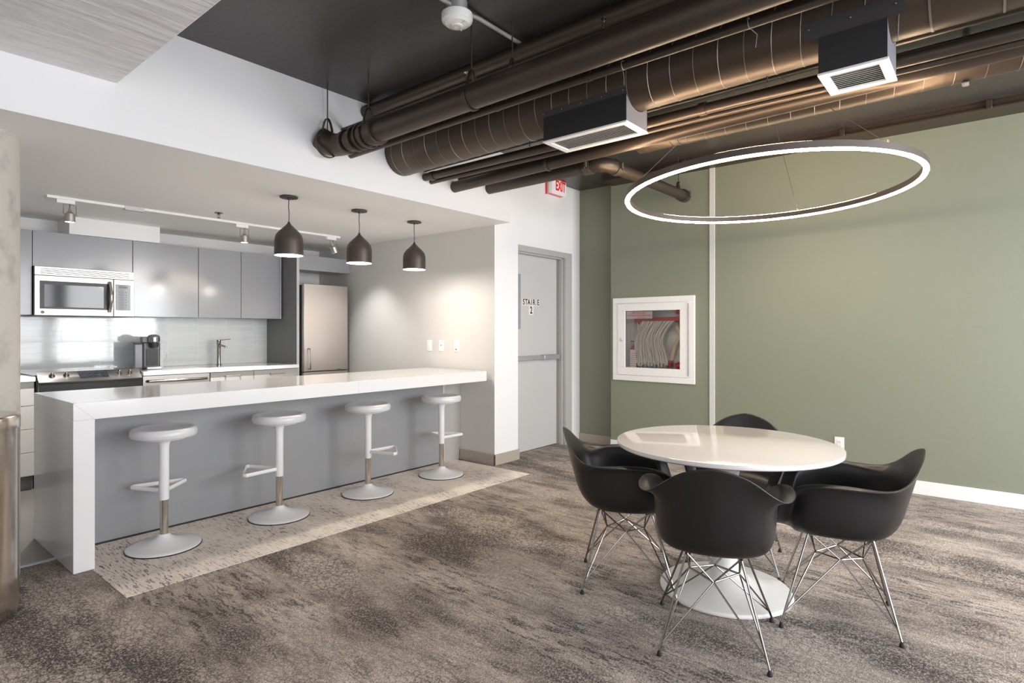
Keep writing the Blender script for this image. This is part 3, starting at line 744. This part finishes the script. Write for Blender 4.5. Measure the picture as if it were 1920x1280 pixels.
# ================================================================== KITCHEN
YC = 6.05      # base cabinet face
YU = 6.385     # wall cabinet face
def handle_bar(name, x0, x1, y, z, m, parent, r=.006, out=.03):
    bm = new(); tube(bm, [(x0, y, z), (x0, y-out, z), (x1, y-out, z), (x1, y, z)], r, 8); obj(name, bm, m, parent)
def wall_cab(x0, x1, z0, z1, label, m=None, y=YU, yb=YB-.001, side=None):
    t = thing('wall_cabinet', label, 'cabinet', (0, 0, 0), 0, 'glossy grey wall cabinets')
    bm = new(); box(bm, x0, x1, y+.02, yb, z0, z1); obj('body', bm, side or M['warm_grey'], t, smooth=0)
    bm = new(); box(bm, x0+.0015, x1-.0015, y, y+.019, z0, z1); obj('door', bm, m or M['gloss_grey'], t, bevel=.0015)
    return t
wall_cab(.60, 1.238, 1.44, 2.167, 'glossy grey wall cabinet beside the concrete column, left of the microwave')
wall_cab(1.240, 1.998, 1.862, 2.167, 'short wide grey wall cabinet right above the microwave')
wall_cab(2.000, 2.598, 1.44, 2.167, 'wide glossy grey wall cabinet just right of the microwave')
wall_cab(2.600, 3.044, 1.44, 2.167, 'narrow grey wall cabinet above the coffee maker side of the faucet')
wall_cab(3.046, 3.50, 1.44, 2.167, 'last grey wall cabinet, ending beside the refrigerator panel', side=M['dark_laminate'])
bm = new(); box(bm, 3.501, 3.513, YU, YB-.001, 1.44, 2.167); obj('end_panel', bm, M['edge_light'], smooth=0, label='pale end panel on the last wall cabinet beside the fridge gable', cat='panel')
wall_cab(3.565, XK-.002, 2.0, 2.167, 'shallow grey cabinet bridging above the refrigerator', y=6.085, yb=6.42)
bm = new(); box(bm, 3.53, 3.563, 6.08, YB-.001, .0, 2.167)
o = obj('refrigerator_gable', bm, [M['dark_laminate'], M['edge_light']], smooth=0, label='tall dark grey side panel left of the refrigerator', cat='panel')
for p in o.data.polygons:
    if p.normal.y < -.9: p.material_index = 1
# backsplash
bm = new(); box(bm, -.2, 3.529, YB-.012, YB-.001, .928, 1.44); obj('backsplash', bm, M['splash'], smooth=0, label='glossy pale stacked tile backsplash behind the kitchen counter', cat='tiles')
# counters
bm = new(); box(bm, 1.972, 3.527, YC-.025, YB-.013, .888, .926); obj('kitchen_worktop', bm, M['quartz'], bevel=.002, label='white worktop right of the stove, carrying coffee maker and faucet', cat='worktop')
bm = new(); box(bm, .55, 1.19, YC-.025, YB-.013, .888, .926); obj('kitchen_worktop', bm, M['quartz'], bevel=.002, label='short white worktop piece left of the stove', cat='worktop')
# base cabinets
def base_cab(x0, x1, splits, label, pulls=True):
    t = thing('base_cabinet', label, 'cabinet', (0, 0, 0), 0, 'grey base cabinets')
    bm = new(); box(bm, x0, x1, YC+.02, YB-.02, .12, .886); obj('body', bm, M['warm_grey'], t, smooth=0)
    bm = new(); box(bm, x0, x1, YC+.06, YB-.02, .001, .12); obj('plinth', bm, M['dark_laminate'], t, smooth=0)
    for z0, z1 in splits:
        bm = new(); box(bm, x0+.002, x1-.002, YC, YC+.019, z0+.002, z1-.002)
        dr = obj('drawer' if z1-z0 < .3 else 'door', bm, M['warm_grey'], t, bevel=.0015)
        if pulls:
            xm = (x0+x1)/2; handle_bar('handle', xm-.075, xm+.075, YC, z1-.045, M['satin'], dr)
base_cab(.56, 1.188, [(.12, .31), (.31, .50), (.50, .69), (.69, .886)], 'stack of grey drawers between the column and the stove', pulls=False)
base_cab(2.575, 3.02, [(.12, .70), (.70, .886)], 'grey base cabinet under the faucet, right of the dishwasher')
base_cab(3.022, 3.527, [(.12, .70), (.70, .886)], 'grey base cabinet at the worktop end beside the refrigerator panel')
# dishwasher
t = thing('dishwasher', 'stainless dishwasher front under the worktop next to the stove', 'dishwasher')
bm = new(); box(bm, 1.976, 2.570, YC-.0, YB-.1, .10, .884); obj('door', bm, M['steel'], t, bevel=.003)
bm = new(); box(bm, 1.976, 2.570, YC+.05, YB-.1, .0, .10); obj('plinth', bm, M['black_plastic'], t)
bm = new(); tube(bm, [(2.01, YC, .835), (2.02, YC-.035, .835), (2.15, YC-.05, .835), (2.40, YC-.05, .835), (2.525, YC-.035, .835), (2.535, YC, .835)], .013, 12); obj('handle', bm, M['chrome'], t)
# sink + faucet
t = thing('sink', 'undermount steel sink rim in the kitchen worktop', 'sink')
bm = new(); box(bm, 2.62, 3.12, 6.14, 6.50, .9265, .9285); obj('rim', bm, M['satin'], t)
t = thing('faucet', 'tall chrome faucet standing on the kitchen worktop', 'faucet', (2.90, 6.60, .9265))
bm = new(); lathe(bm, [(0, 0), (.028, 0), (.028, .006), (.02, .01), (.019, .23), (.022, .235), (.022, .275), (0, .278)], seg=24); obj('body', bm, M['chrome'], t)
bm = new(); tube(bm, [(0, 0, .20), (.0, -.06, .215), (0, -.17, .205), (0, -.17, .19)], .012, 12); obj('spout', bm, M['chrome'], t)
bm = new(); box(bm, -.015, .125, -.012, .012, .272, .281, rot=Matrix.Rotation(-.06, 3, 'Y')); obj('lever', bm, M['chrome'], t, bevel=.003)
# coffee maker
t = thing('coffee_maker', 'grey pod coffee maker on the worktop beside the stove', 'coffee maker', (2.165, 6.42, .9265), math.radians(-12))
bm = new(); box(bm, -.065, .075, -.02, .13, .0, .265); obj('body', bm, M['dark_grey_metal'], t, bevel=.012)
bm = new(); lathe(bm, [(0, .262), (.05, .262), (.052, .268), (.052, .318), (.045, .330), (.025, .338), (0, .339)], (.02, -.055, 0), 28); box(bm, -.075, .072, -.05, .13, .262, .316)
obj('brew_head', bm, M['dark_grey_metal'], t, bevel=.004)
bm = new(); lathe(bm, [(0, .205), (.032, .208), (.042, .225), (.044, .262), (0, .262)], (.02, -.055, 0), 24); obj('spout', bm, M['black_plastic'], t)
bm = new(); lathe(bm, [(.045, .27), (.0535, .27), (.0535, .312), (.045, .312)], (.02, -.055, 0), 28); obj('chrome_band', bm, M['chrome'], t)
bm = new(); box(bm, -.045, .085, -.115, -.02, .0, .028); obj('drip_tray', bm, M['zinc'], t, bevel=.006)
bm = new(); box(bm, -.135, -.068, -.01, .12, .012, .245); obj('water_tank', bm, M['smoke_glass'], t, bevel=.008, label='translucent water tank')
bm = new(); box(bm, -.138, -.066, -.014, .124, .245, .258); obj('tank_lid', bm, M['black_plastic'], t, bevel=.003)
bm = new(); box(bm, .078, .108, -.01, .12, .0, .252); tube(bm, [(.108, .0, .17), (.135, .0, .155), (.142, .0, .125), (.132, .0, .10), (.108, .0, .09)], .006, 8)
obj('milk_jug', bm, M['sign_grey'], t, bevel=.003)
bm = new(); box(bm, -.04, .06, -.03, -.021, .035, .20); obj('back_plate', bm, M['black_plastic'], t)

# range
t = thing('kitchen_range', 'stainless range with knobs and a black display, left of the coffee maker', 'stove')
RX0, RX1 = 1.197, 1.965
bm = new(); box(bm, RX0+.003, RX1-.003, YC+.0, YB-.03, .05, .90); obj('body', bm, M['black_plastic'], t, bevel=.003)
bm = new(); box(bm, RX0-.01, RX1+.004, YC+.02, YB-.02, .9275, .934); obj('cooktop', bm, M['black_glass'], t, bevel=.002)
bm = new()   # bowed, sloping control panel
n = 20; A = []; B = []; Cc = []; Dd = []
for i in range(n+1):
    f = i/n; x = RX0+.01+(RX1-RX0-.02)*f; bow = .055*math.sin(PI*f)
    A.append(bm.verts.new((x, YC+.045, .956))); B.append(bm.verts.new((x, YC-.05-bow, .874))); Cc.append(bm.verts.new((x, YC-.045-bow, .79))); Dd.append(bm.verts.new((x, YC+.045, .80)))
for i in range(n):
    for P_, Q_ in ((A, B), (B, Cc), (Cc, Dd), (Dd, A)): bm.faces.new((P_[i], P_[i+1], Q_[i+1], Q_[i]))
bm.faces.new((A[0], B[0], Cc[0], Dd[0])); bm.faces.new((A[n], B[n], Cc[n], Dd[n]))
cp = obj('control_panel', bm, [M['steel'], M['black_plastic']], t, smooth=30)
for p in cp.data.polygons:
    if p.normal.y < -.8: p.material_index = 1
bm = new(); pts = [(RX0+.008+(RX1-RX0-.016)*i/n, YC-.052-.055*math.sin(PI*i/n), .875) for i in range(n+1)]; tube(bm, pts, .004, 8); obj('trim', bm, M['chrome'], cp)
sl = math.atan2(.044, .12); SR = Matrix.Rotation(sl, 3, 'X')
def on_panel(x, q):      # q 0 at the back edge, 1 at the front edge of the slope
    f = (x-RX0-.01)/(RX1-RX0-.02); bow = .055*math.sin(PI*max(0, min(1, f)))
    return Vector((x, YC+.045-(.095+bow)*q, .956-.082*q))
for x in (1.30, 1.395, 1.78, 1.865):
    p = on_panel(x, .45); bm = new(); nrm = Vector((0, -.6, 1)).normalized()
    tube(bm, [p, p+nrm*.012], .021, 18); tube(bm, [p+nrm*.012, p+nrm*.028], .013, 14); box(bm, p.x-.004, p.x+.004, p.y-.024, p.y+.01, p.z+.02, p.z+.034)
    obj('knob', bm, M['chrome'], cp)
a, b_ = on_panel(1.49, .12), on_panel(1.69, .82)
bm = new(); v = [bm.verts.new(p) for p in (on_panel(1.485, .1)+Vector((0, 0, .003)), on_panel(1.695, .1)+Vector((0, 0, .003)), on_panel(1.695, .72)+Vector((0, 0, .003)), on_panel(1.485, .72)+Vector((0, 0, .003)))]
bm.faces.new(v); r_ = bmesh.ops.extrude_face_region(bm, geom=bm.faces[:]); bmesh.ops.translate(bm, verts=[g for g in r_['geom'] if isinstance(g, bmesh.types.BMVert)], vec=(0, 0, .0015))
ds = obj('display', bm, M['black_glass'], cp)
bm = new()
for k in range(4):
    for j in range(2):
        c = on_panel(1.51+k*.05, .28+.28*j)+Vector((0, 0, .006)); box(bm, c.x-.012, c.x+.012, c.y-.006, c.y+.006, c.z, c.z+.0006)
obj('keys', bm, M['dark_grey_metal'], ds, smooth=0)
bm = new(); box(bm, RX0+.02, RX1-.02, YC-.03, YC, .20, .79); obj('oven_door', bm, M['black_glass'], t, bevel=.004)
bm = new(); tube(bm, [(RX0+.06, YC-.03, .75), (RX0+.06, YC-.075, .75), (RX1-.06, YC-.075, .75), (RX1-.06, YC-.03, .75)], .011, 10); obj('handle', bm, M['steel'], t)

# microwave
t = thing('microwave', 'stainless over-the-range microwave below the short wall cabinet', 'microwave')
MX0, MX1, MY, MZ0, MZ1 = 1.242, 1.992, 6.325, 1.432, 1.858
bm = new(); box(bm, MX0, MX1, MY+.03, YB-.002, MZ0, MZ1); obj('body', bm, M['black_plastic'], t, bevel=.003)
bm = new(); box(bm, MX0, MX1, MY, MY+.03, 1.782, MZ1); g = obj('vent_panel', bm, M['steel'], t, bevel=.003)
bm = new()
for k in range(4): box(bm, MX0+.04, MX1-.04, MY-.0015, MY, 1.797+k*.013, 1.802+k*.013)
obj('vent_slots', bm, M['ink_black'], g, smooth=0)
bm = new(); box(bm, MX0, 1.822, MY, MY+.03, MZ0+.004, 1.780); dr = obj('door', bm, M['steel'], t, bevel=.003)
bm = new(); box(bm, MX0+.035, 1.80, MY-.003, MY, 1.492, 1.735); wd = obj('window', bm, M['black_plastic'], dr, bevel=.0025)
bm = new(); box(bm, MX0+.065, 1.745, MY-.0045, MY-.003, 1.508, 1.705); obj('glass', bm, M['black_glass'], dr, bevel=.001)
bm = new(); lathe(bm, [(0, 0), (.014, 0), (.014, .003), (.009, .003), (.009, .001), (0, .001)], (MX0+.055, MY-.001, 1.463), 20, axis=(0, -1, 0)); obj('badge', bm, M['dark_grey_metal'], dr)
bm = new(); pts = [(1.79, MY-.012-.045*math.sin(PI*i/12), 1.475+.275*i/12) for i in range(13)]; tube(bm, pts, .014, 12); tube(bm, [(1.79, MY, 1.475), (1.79, MY-.014, 1.475)], .012, 10); tube(bm, [(1.79, MY, 1.75), (1.79, MY-.014, 1.75)], .012, 10)
obj('handle', bm, M['satin'], dr)
bm = new(); box(bm, 1.825, MX1, MY, MY+.03, MZ0+.004, 1.780); cpn = obj('control_panel', bm, M['steel'], t, bevel=.003)
bm = new(); box(bm, 1.838, MX1-.03, MY-.003, MY, 1.492, 1.735); kp = obj('keypad', bm, M['black_glass'], cpn, bevel=.0025)
bm = new(); box(bm, 1.862, 1.935, MY-.0036, MY-.003, 1.70, 1.72)
for i in range(3):
    for j in range(7): box(bm, 1.865+i*.026, 1.878+i*.026, MY-.0036, MY-.003, 1.515+j*.024, 1.521+j*.024)
obj('key_marks', bm, M['dark_grey_metal'], kp, smooth=0)

# refrigerator
t = thing('refrigerator', 'tall stainless refrigerator in the far right kitchen corner', 'refrigerator')
GX0, GX1, GY = 3.572, 4.150, 6.0
bm = new(); box(bm, GX0, GX1, GY+.045, YB-.03, .03, 1.825); obj('body', bm, M['black_plastic'], t, bevel=.004)
bm = new(); box(bm, GX0, GX1, GY, GY+.04, .84, 1.835); dr = obj('door', bm, M['steel_warm'], t, bevel=.004)
bm = new(); tube(bm, [(GX0+.055, GY, 1.10), (GX0+.055, GY-.045, 1.10), (GX0+.055, GY-.045, .87), (GX0+.055, GY, .87)], .008, 8); obj('handle', bm, M['chrome'], dr)
bm = new(); box(bm, 3.99, 4.06, GY-.001, GY, .848, .853); obj('nameplate', bm, M['ink_black'], dr, smooth=0)
bm = new(); box(bm, GX0, GX1, GY, GY+.04, .05, .832); dr = obj('freezer_drawer', bm, M['steel_warm'], t, bevel=.004)
handle_bar('handle', GX0+.06, GX1-.06, GY, .78, M['chrome'], dr, .008, .04)

# ================================================================== BIN
t = thing('trash_bin', 'tall round stainless bin standing before the concrete column', 'bin', (.44, 3.555, 0))
bm = new(); lathe(bm, [(0, .0), (.196, .0), (.198, .02), (.198, .87), (0, .87)], seg=64); obj('body', bm, M['bin_steel'], t)
bm = new(); lathe(bm, [(.198, .855), (.204, .857), (.204, .908), (.200, .915), (.19, .918), (.10, .924), (0, .926)], seg=64); obj('lid', bm, M['bin_steel'], t)

# ================================================================== OVERHEAD SERVICES
def run(name, label, cat, X, Z0, Z1, r, m, y0=WY+.02, y1=YS-.002, group=None, seg=28, parent=None):
    """straight pipe along y; Z0 at y0 (near), Z1 at y1 (far)"""
    t = thing(name, label, cat, (0, 0, 0), 0, group)
    bm = new(); tube(bm, [(X, y0, Z0), (X, y1, Z1)], r, seg); obj('pipe', bm, m, t); return t
def zz(Za, Zb, y):      # Za at y = 3.5, Zb at y = 0
    return Za+(Zb-Za)*(3.5-y)/3.5
# -- cast iron drain A
def hang(parent, X, y, Z, r, top=HC, m='black_pipe', rod=.004):
    """clevis ring round a pipe with a threaded rod to the ceiling"""
    bm = new(); pts = []
    for k in range(25):
        a = -PI/2+2*PI*k/24; rad = r+.004
        px, pz = rad*math.cos(a), rad*math.sin(a)
        if pz > rad*.35: px *= .55; pz = rad*.35+(pz-rad*.35)*2.6
        pts.append((X+px, y, Z+pz))
    tube(bm, pts[:-1], .0045, 6, closed=True)
    for vv in bm.verts: vv.co.y = y+(vv.co.y-y)*3
    o = obj('hanger', bm, M[m], parent)
    bm = new(); tube(bm, [(X, y, Z+r+.01), (X, y, top)], rod, 8); obj('rod', bm, M[m], o)
ZA = lambda y: zz(2.555, 2.590, y)
t = run('drain_pipe', 'largest smooth black drain pipe with couplings, nearest the camera', 'pipe', 2.30, ZA(WY), ZA(3.30), .067, M['black_pipe'], y1=3.30)
bm = new(); tube(bm, [(2.30, 3.32, ZA(3.3)), (2.298, 3.40, ZA(3.4)), (2.285, 3.455, ZA(3.4)+.004), (2.255, 3.495, ZA(3.4)+.02), (2.22, 3.533, ZA(3.4)+.05)], [.074, .074, .076, .078, .078], 24); obj('elbow', bm, M['black_pipe'], t)
for y, w, r in ((3.03, .045, .080), (3.005, .014, .085), (3.10, .09, .076), (3.16, .014, .084), (3.22, .014, .084), (3.33, .03, .080)):
    bm = new(); tube(bm, [(2.30, y-w/2, ZA(y)), (2.30, y+w/2, ZA(y))], r, 28); obj('coupling', bm, M['black_pipe'], t)
hang(t, 2.30, 2.19, ZA(2.19), .067); hang(t, 2.30, 3.10, ZA(3.1), .080); hang(t, 2.24, 3.47, ZA(3.4), .082)
# -- pipe behind it near the ceiling
t = run('ceiling_pipe', 'black pipe tight under the ceiling, behind the large drain pipe', 'pipe', 2.60, 2.905, 2.888, .044, M['black_pipe'])
bm = new(); tube(bm, [(2.60, 3.45, 2.888), (2.60, 3.531, 2.888)], .050, 24); obj('collar', bm, M['black_pipe'], t)
t = run('sprinkler_pipe', 'thin black pipe running just above the large drain pipe', 'pipe', 2.405, zz(2.712, 2.712, 0), 2.708, .017, M['black_pipe'])
for y in (2.33, 1.43):
    bm = new(); tube(bm, [(2.405, y, 2.72), (2.405, y, 2.755)], .010, 10); lathe(bm, [(0, 0), (.014, 0), (.014, .003), (0, .003)], (2.405, y, 2.775), 12); tube(bm, [(2.405, y, 2.755), (2.405, y-.008, 2.766), (2.405, y, 2.777)], .002, 6)
    obj('sprinkler_nozzle', bm, M['chrome'], t)
hang(t, 2.405, 1.99, 2.71, .017); hang(t, 2.405, .95, 2.71, .017)
t = run('conduit_pipe', 'slim black pipe between the large drain pipe and the spiral duct', 'pipe', 2.47, 2.578, 2.545, .019, M['black_pipe'])
for y in (2.15, 1.55, .2):
    bm = new(); tube(bm, [(2.47, y-.012, zz(2.545, 2.567, y)), (2.47, y+.012, zz(2.545, 2.567, y))], .023, 18); obj('coupling', bm, M['black_pipe'], t)
# cut cable ties
for i, (y, dx, l) in enumerate(((1.36, 0, 'straight'), (.78, .02, 'curled'))):
    bm = new(); Z = zz(2.545, 2.567, y)
    tube(bm, [(2.47+.021*math.cos(a), y, Z+.021*math.sin(a)) for a in [k*PI/8 for k in range(16)]], .0018, 6, closed=True)
    tube(bm, [(2.455, y, Z-.018), (2.46+dx, y-.008-dx, Z-.05), (2.46+dx, y-.01-dx*.6, Z-.10)], .0018, 6)
    obj('cable_tie', bm, M['dark_grey_metal'], label='cable tie with a %s loose end on the slim black pipe' % l, cat='cable tie')

# -- spiral duct
DX, DR = 2.925, .158
ZD = lambda y: zz(2.655, 2.692, y)
t = thing('spiral_duct', 'wide black spiral seam air duct carrying the two vent boxes', 'duct')
bm = new(); tube(bm, [(DX, WY+.02, ZD(WY)), (DX, YS-.002, ZD(YS))], DR, 72); obj('tube', bm, M['black_duct'], t)
bm = new(); pts = []; pitch = .122; y = 3.52; k = 0
while y > .24:
    a = 2*PI*k/36; pts.append((DX+(DR+.0005)*math.cos(-a), y, ZD(y)+(DR+.0005)*math.sin(-a))); y -= pitch/36; k += 1
tube(bm, pts, .0022, 5); obj('seam', bm, M['seam'], t, label='raised spiral seam')
bm = new()
tube(bm, [(DX, .197, ZD(.2)), (DX, .205, ZD(.2))], DR+.0035, 72); obj('joint_ring', bm, M['seam'], t)
bm = new(); tube(bm, [(DX, -.03, ZD(0)), (DX, -.022, ZD(0))], DR+.0035, 72); obj('joint_ring', bm, M['seam'], t)
for yy in (2.3, .85):
    bm = new(); tube(bm, [(DX+.03, yy, ZD(yy)-DR+.004), (DX+.03, yy, ZD(yy)-DR-.03)], .004, 8); obj('clip', bm, M['chrome'], t)

def vent(y0, y1, x0, x1, zb, label, fl=.42, ov=.06):
    t = thing('duct_vent', label, 'vent', (0, 0, 0), 0, 'black vent boxes under the spiral duct')
    zc = ZD((y0+y1)/2)
    zl = zc-math.sqrt(max(0, DR**2-(x0-DX)**2)); zr = zc-math.sqrt(max(0, DR**2-(x1-DX)**2 if abs(x1-DX) < DR else 0))
    if abs(x1-DX) >= DR: zr = zc
    for a, b_, zt_ in ((x0, x0+.004, zl), (x1-.004, x1, zr)):
        bm = new(); box(bm, a, b_, y0, y1, zb+.004, zt_); obj('side_panel', bm, M['black_box'], t, smooth=0)
    for ya, yb in ((y0, y0+.004), (y1-.004, y1)):
        bm = new(); top = []; n = 16
        for i in range(n+1):
            x = x0+.004+(x1-x0-.008)*i/n; top.append((x, zc-math.sqrt(max(0, DR**2-(x-DX)**2))-.0005 if abs(x-DX) < DR else zc))
        for yy in (ya, yb):
            vs = [bm.verts.new((x, yy, z)) for x, z in top]+[bm.verts.new((x1-.004, yy, zb+.004)), bm.verts.new((x0+.004, yy, zb+.004))]
            if yy == ya: va = vs; bm.faces.new(vs)
            else: vb = vs; bm.faces.new(vs[::-1])
        m_ = len(va)
        for i in range(m_): bm.faces.new((va[i], vb[i], vb[(i+1) % m_], va[(i+1) % m_]))
        obj('end_panel', bm, M['dark_grey_metal'], t, smooth=0, label='grey end panel')
    # saddle flange wrapped on the duct
    a0 = math.asin(max(-1, min(1, (DX-x0)/DR))); a1 = a0+fl; bm = new(); n = 8; rows = []
    for i in range(n+1):
        a = a0-.02+(a1-a0+.02)*i/n
        rows.append([bm.verts.new((DX-r*math.sin(a), yy, ZD(yy)-r*math.cos(a))) for yy in (y0-ov, y1+ov) for r in (DR+.0005, DR+.0045)])
    for p, q in zip(rows, rows[1:]):
        for i, j in ((0, 1), (1, 3), (3, 2), (2, 0)): bm.faces.new((p[i], p[j], q[j], q[i]))
    bm.faces.new((rows[0][0], rows[0][1], rows[0][3], rows[0][2])); bm.faces.new((rows[-1][0], rows[-1][2], rows[-1][3], rows[-1][1]))
    obj('saddle_flange', bm, M['black_box'], t, smooth=30)
    n = 5 if y1-y0 > .4 else 3; am = a0+fl*.57
    for k in range(n):
        yy = y0-ov*.7+.01+(y1-y0+ov*1.4-.02)*k/(n-1); bm = new()
        lathe(bm, [(0, 0), (.005, 0), (.004, .004), (0, .005)], (DX-(DR+.0045)*math.sin(am), yy, ZD(yy)-(DR+.0045)*math.cos(am)), 10, axis=(-math.sin(am), 0, -math.cos(am)))
        obj('screw', bm, M['chrome'], t)
    bm = new(); fw = .034
    box(bm, x0-.004, x1+.004, y0-.004, y0+fw, zb-.006, zb+.004); box(bm, x0-.004, x1+.004, y1-fw, y1+.004, zb-.006, zb+.004)
    box(bm, x0-.004, x0+fw, y0+fw, y1-fw, zb-.006, zb+.004); box(bm, x1-fw, x1+.004, y0+fw, y1-fw, zb-.006, zb+.004)
    gr = obj('grille_frame', bm, M['grille_white'], t, bevel=.0015)
    bm = new(); nb = 10
    for k in range(nb):
        x = x0+fw+.004+(x1-x0-2*fw-.008)*k/(nb-1)
        box(bm, x-.0062, x+.0062, y0+fw, y1-fw, zb+.0015, zb+.0027, rot=Matrix.Rotation(-.5, 3, 'Y'))
    obj('louvers', bm, M['grille_white'], gr, smooth=0)
    bm = new(); box(bm, x0+.006, x1-.006, y0+.006, y1-.006, zb+.040, zb+.044); obj('damper', bm, M['louver_back'], gr, smooth=0)
vent(1.525, 2.075, 2.80, 3.045, 2.425, 'long black vent box with a white grille, nearer the kitchen', .17, .0)
vent(.340, .595, 2.808, 3.077, 2.413, 'short black vent box with a white grille, at the right')

# -- pipe pair right of the duct
run('return_pipe', 'black pipe mostly hidden right behind the wide spiral duct', 'pipe', 3.162, zz(2.615, 2.64, WY), 2.615, .040, M['black_pipe'], seg=24)
t = run('water_pipe', 'upper pipe of the black pair right of the spiral duct', 'pipe', 3.17, zz(2.533, 2.525, WY), 2.533, .030, M['black_pipe'], seg=24)
for y in (3.44, 1.25):
    bm = new(); tube(bm, [(3.17, y-.02, 2.53), (3.17, y+.02, 2.53)], .036, 20); obj('coupling', bm, M['black_pipe'], t)
run('water_pipe', 'lower thin pipe of the black pair right of the spiral duct', 'pipe', 3.235, zz(2.508, 2.506, WY), 2.508, .018, M['black_pipe'], seg=20)
# -- C2
Z2 = lambda y: zz(2.518, 2.585, y)
t = run('insulated_pipe', 'wrapped black pipe right of the thin pipe pair', 'pipe', 3.50, Z2(WY), Z2(YS), .046, M['black_pipe'])
hang(t, 3.50, 2.55, Z2(2.55), .046, m='coupling')
run('vent_pipe', 'short thin pipe tucked above the wrapped black pipe', 'pipe', 3.57, zz(2.60, 2.66, WY), 2.60, .026, M['black_pipe'], seg=20)
# -- C3 with grooved elbow
t = thing('grooved_pipe', 'black pipe that turns at a coupled elbow towards the green wall', 'pipe')
bm = new(); tube(bm, [(3.94, YS-.002, 2.588), (3.94, 2.47, 2.596)], .050, 28); obj('pipe', bm, M['black_pipe'], t)
bm = new(); pts = [(3.94, 2.46, 2.597)]
for k in range(7):
    a = k/6*PI/2; pts.append((3.94+.11*(1-math.cos(a)), 2.44-.11*math.sin(a), 2.597))
pts.append((4.07, 2.33, 2.597)); tube(bm, pts, .056, 24); obj('elbow', bm, M['black_pipe'], t)
bm = new(); tube(bm, [(4.09, 2.33, 2.597), (5.42, 2.33, 2.61)], .048, 28); obj('branch', bm, M['black_pipe'], t)
def coupl(p, ax, r):
    p = Vector(p); ax = Vector(ax)
    bm = new(); tube(bm, [p-ax*.03, p+ax*.03], r+.014, 24)
    s = ax.cross(Vector((0, 0, 1)))
    for sg in (1, -1):
        q = p+s*sg*(r+.02); tube(bm, [q-ax*.012+Vector((0, 0, -.02)), q-ax*.012+Vector((0, 0, .02))], .012, 8); tube(bm, [q+Vector((0, 0, -.03)), q+Vector((0, 0, .03))], .006, 8)
    obj('coupling', bm, M['coupling'], t)
coupl((3.94, 2.475, 2.597), (0, 1, 0), .05); coupl((4.10, 2.33, 2.597), (1, 0, 0), .048); coupl((5.42, 2.33, 2.61), (1, 0, 0), .048)
bm = new(); tube(bm, [(5.43, 2.33, 2.61), (5.47, 2.33, 2.61)], .055, 24); obj('end_cap', bm, M['coupling'], t)
hang(t, 5.30, 2.33, 2.61, .05)
# -- second duct
t = thing('spiral_duct', 'second smaller spiral seam duct, closest to the green wall', 'duct')
X2, R2 = 4.08, .120
ZE = lambda y: zz(2.775, 2.80, y)
bm = new(); tube(bm, [(X2, WY+.02, ZE(WY)), (X2, 2.10, ZE(2.1))], R2, 60); obj('tube', bm, M['black_duct'], t)
for yy in (2.10, 2.05, 1.84, 1.78):
    bm = new(); tube(bm, [(X2, yy-.006, ZE(yy)), (X2, yy+.006, ZE(yy))], R2+.004, 60); obj('joint_ring', bm, M['black_duct'], t)
bm = new(); pts = []; y = 1.76; k = 0
while y > -.6:
    a = 2*PI*k/36; pts.append((X2+(R2+.0005)*math.cos(-a), y, ZE(y)+(R2+.0005)*math.sin(-a))); y -= .14/36; k += 1
tube(bm, pts, .0020, 5); obj('seam', bm, M['seam'], t, label='raised spiral seam')
bm = new(); tube(bm, [(X2, 2.10, ZE(2.1)), (X2, 2.30, 2.83), (X2, 2.40, HC+.02)], [.10, .10, .10], 30); obj('take_off', bm, M['black_duct'], t)
bm = new(); tube(bm, [(X2+.12, .13, HC), (X2+.125, .13, 2.76), (X2+.07, .13, 2.675), (X2-.02, .13, 2.665)], .004, 6)
for vv in bm.verts: vv.co.y = .13+(vv.co.y-.13)*4
obj('strap', bm, M['dark_grey_metal'], t)
bm = new(); tube(bm, [(4.62, .99, HC), (4.62, .99, HC-.075)], .006, 8); lathe(bm, [(0, 0), (.022, 0), (.015, -.01), (0, -.012)], (4.62, .99, HC), 14)
obj('ceiling_anchor', bm, M['black_pipe'], label='short black anchor bolt hanging from the ceiling beside the smaller duct', cat='bolt')

# -- smoke detector and its conduit
DXY = (2.09, 2.09)
t = thing('smoke_detector', 'white round smoke detector below the black ceiling', 'smoke detector', (DXY[0], DXY[1], HC))
bm = new(); lathe(bm, [(0, 0), (.052, 0), (.052, -.062), (0, -.062)], seg=32); obj('junction_box', bm, M['zinc'], t)
bm = new(); lathe(bm, [(0, -.058), (.072, -.058), (.078, -.062), (.079, -.088), (.076, -.098), (.064, -.106), (.060, -.112), (.03, -.120), (.028, -.124), (0, -.125)], seg=56); hd = obj('head', bm, M['plastic_white'], t, smooth=30)
bm = new()
for k in range(3):
    a = k*2*PI/3+.4; box(bm, .03, .06, -.0015, .0015, -.118, -.113, rot=Matrix.Rotation(a, 3, 'Z'), piv=(0, 0, -.11))
lathe(bm, [(.018, -.1245), (.02, -.1245), (.02, -.127), (.018, -.127)], seg=24); box(bm, -.045, -.030, .025, .038, -.117, -.1125); obj('ribs', bm, M['sign_grey'], hd, smooth=0)
bm = new(); tube(bm, [(.3, DXY[1]+.0, HC-.02), (DXY[0]-.05, DXY[1], HC-.03)], .011, 12); tube(bm, [(DXY[0]+.05, DXY[1], HC-.03), (DXY[0]+.16, DXY[1]-.0, HC-.016), (3.4, DXY[1], HC-.014)], .011, 12)
obj('conduit', bm, M['conduit'], label='pale conduit run along the black ceiling through the smoke detector box', cat='conduit')
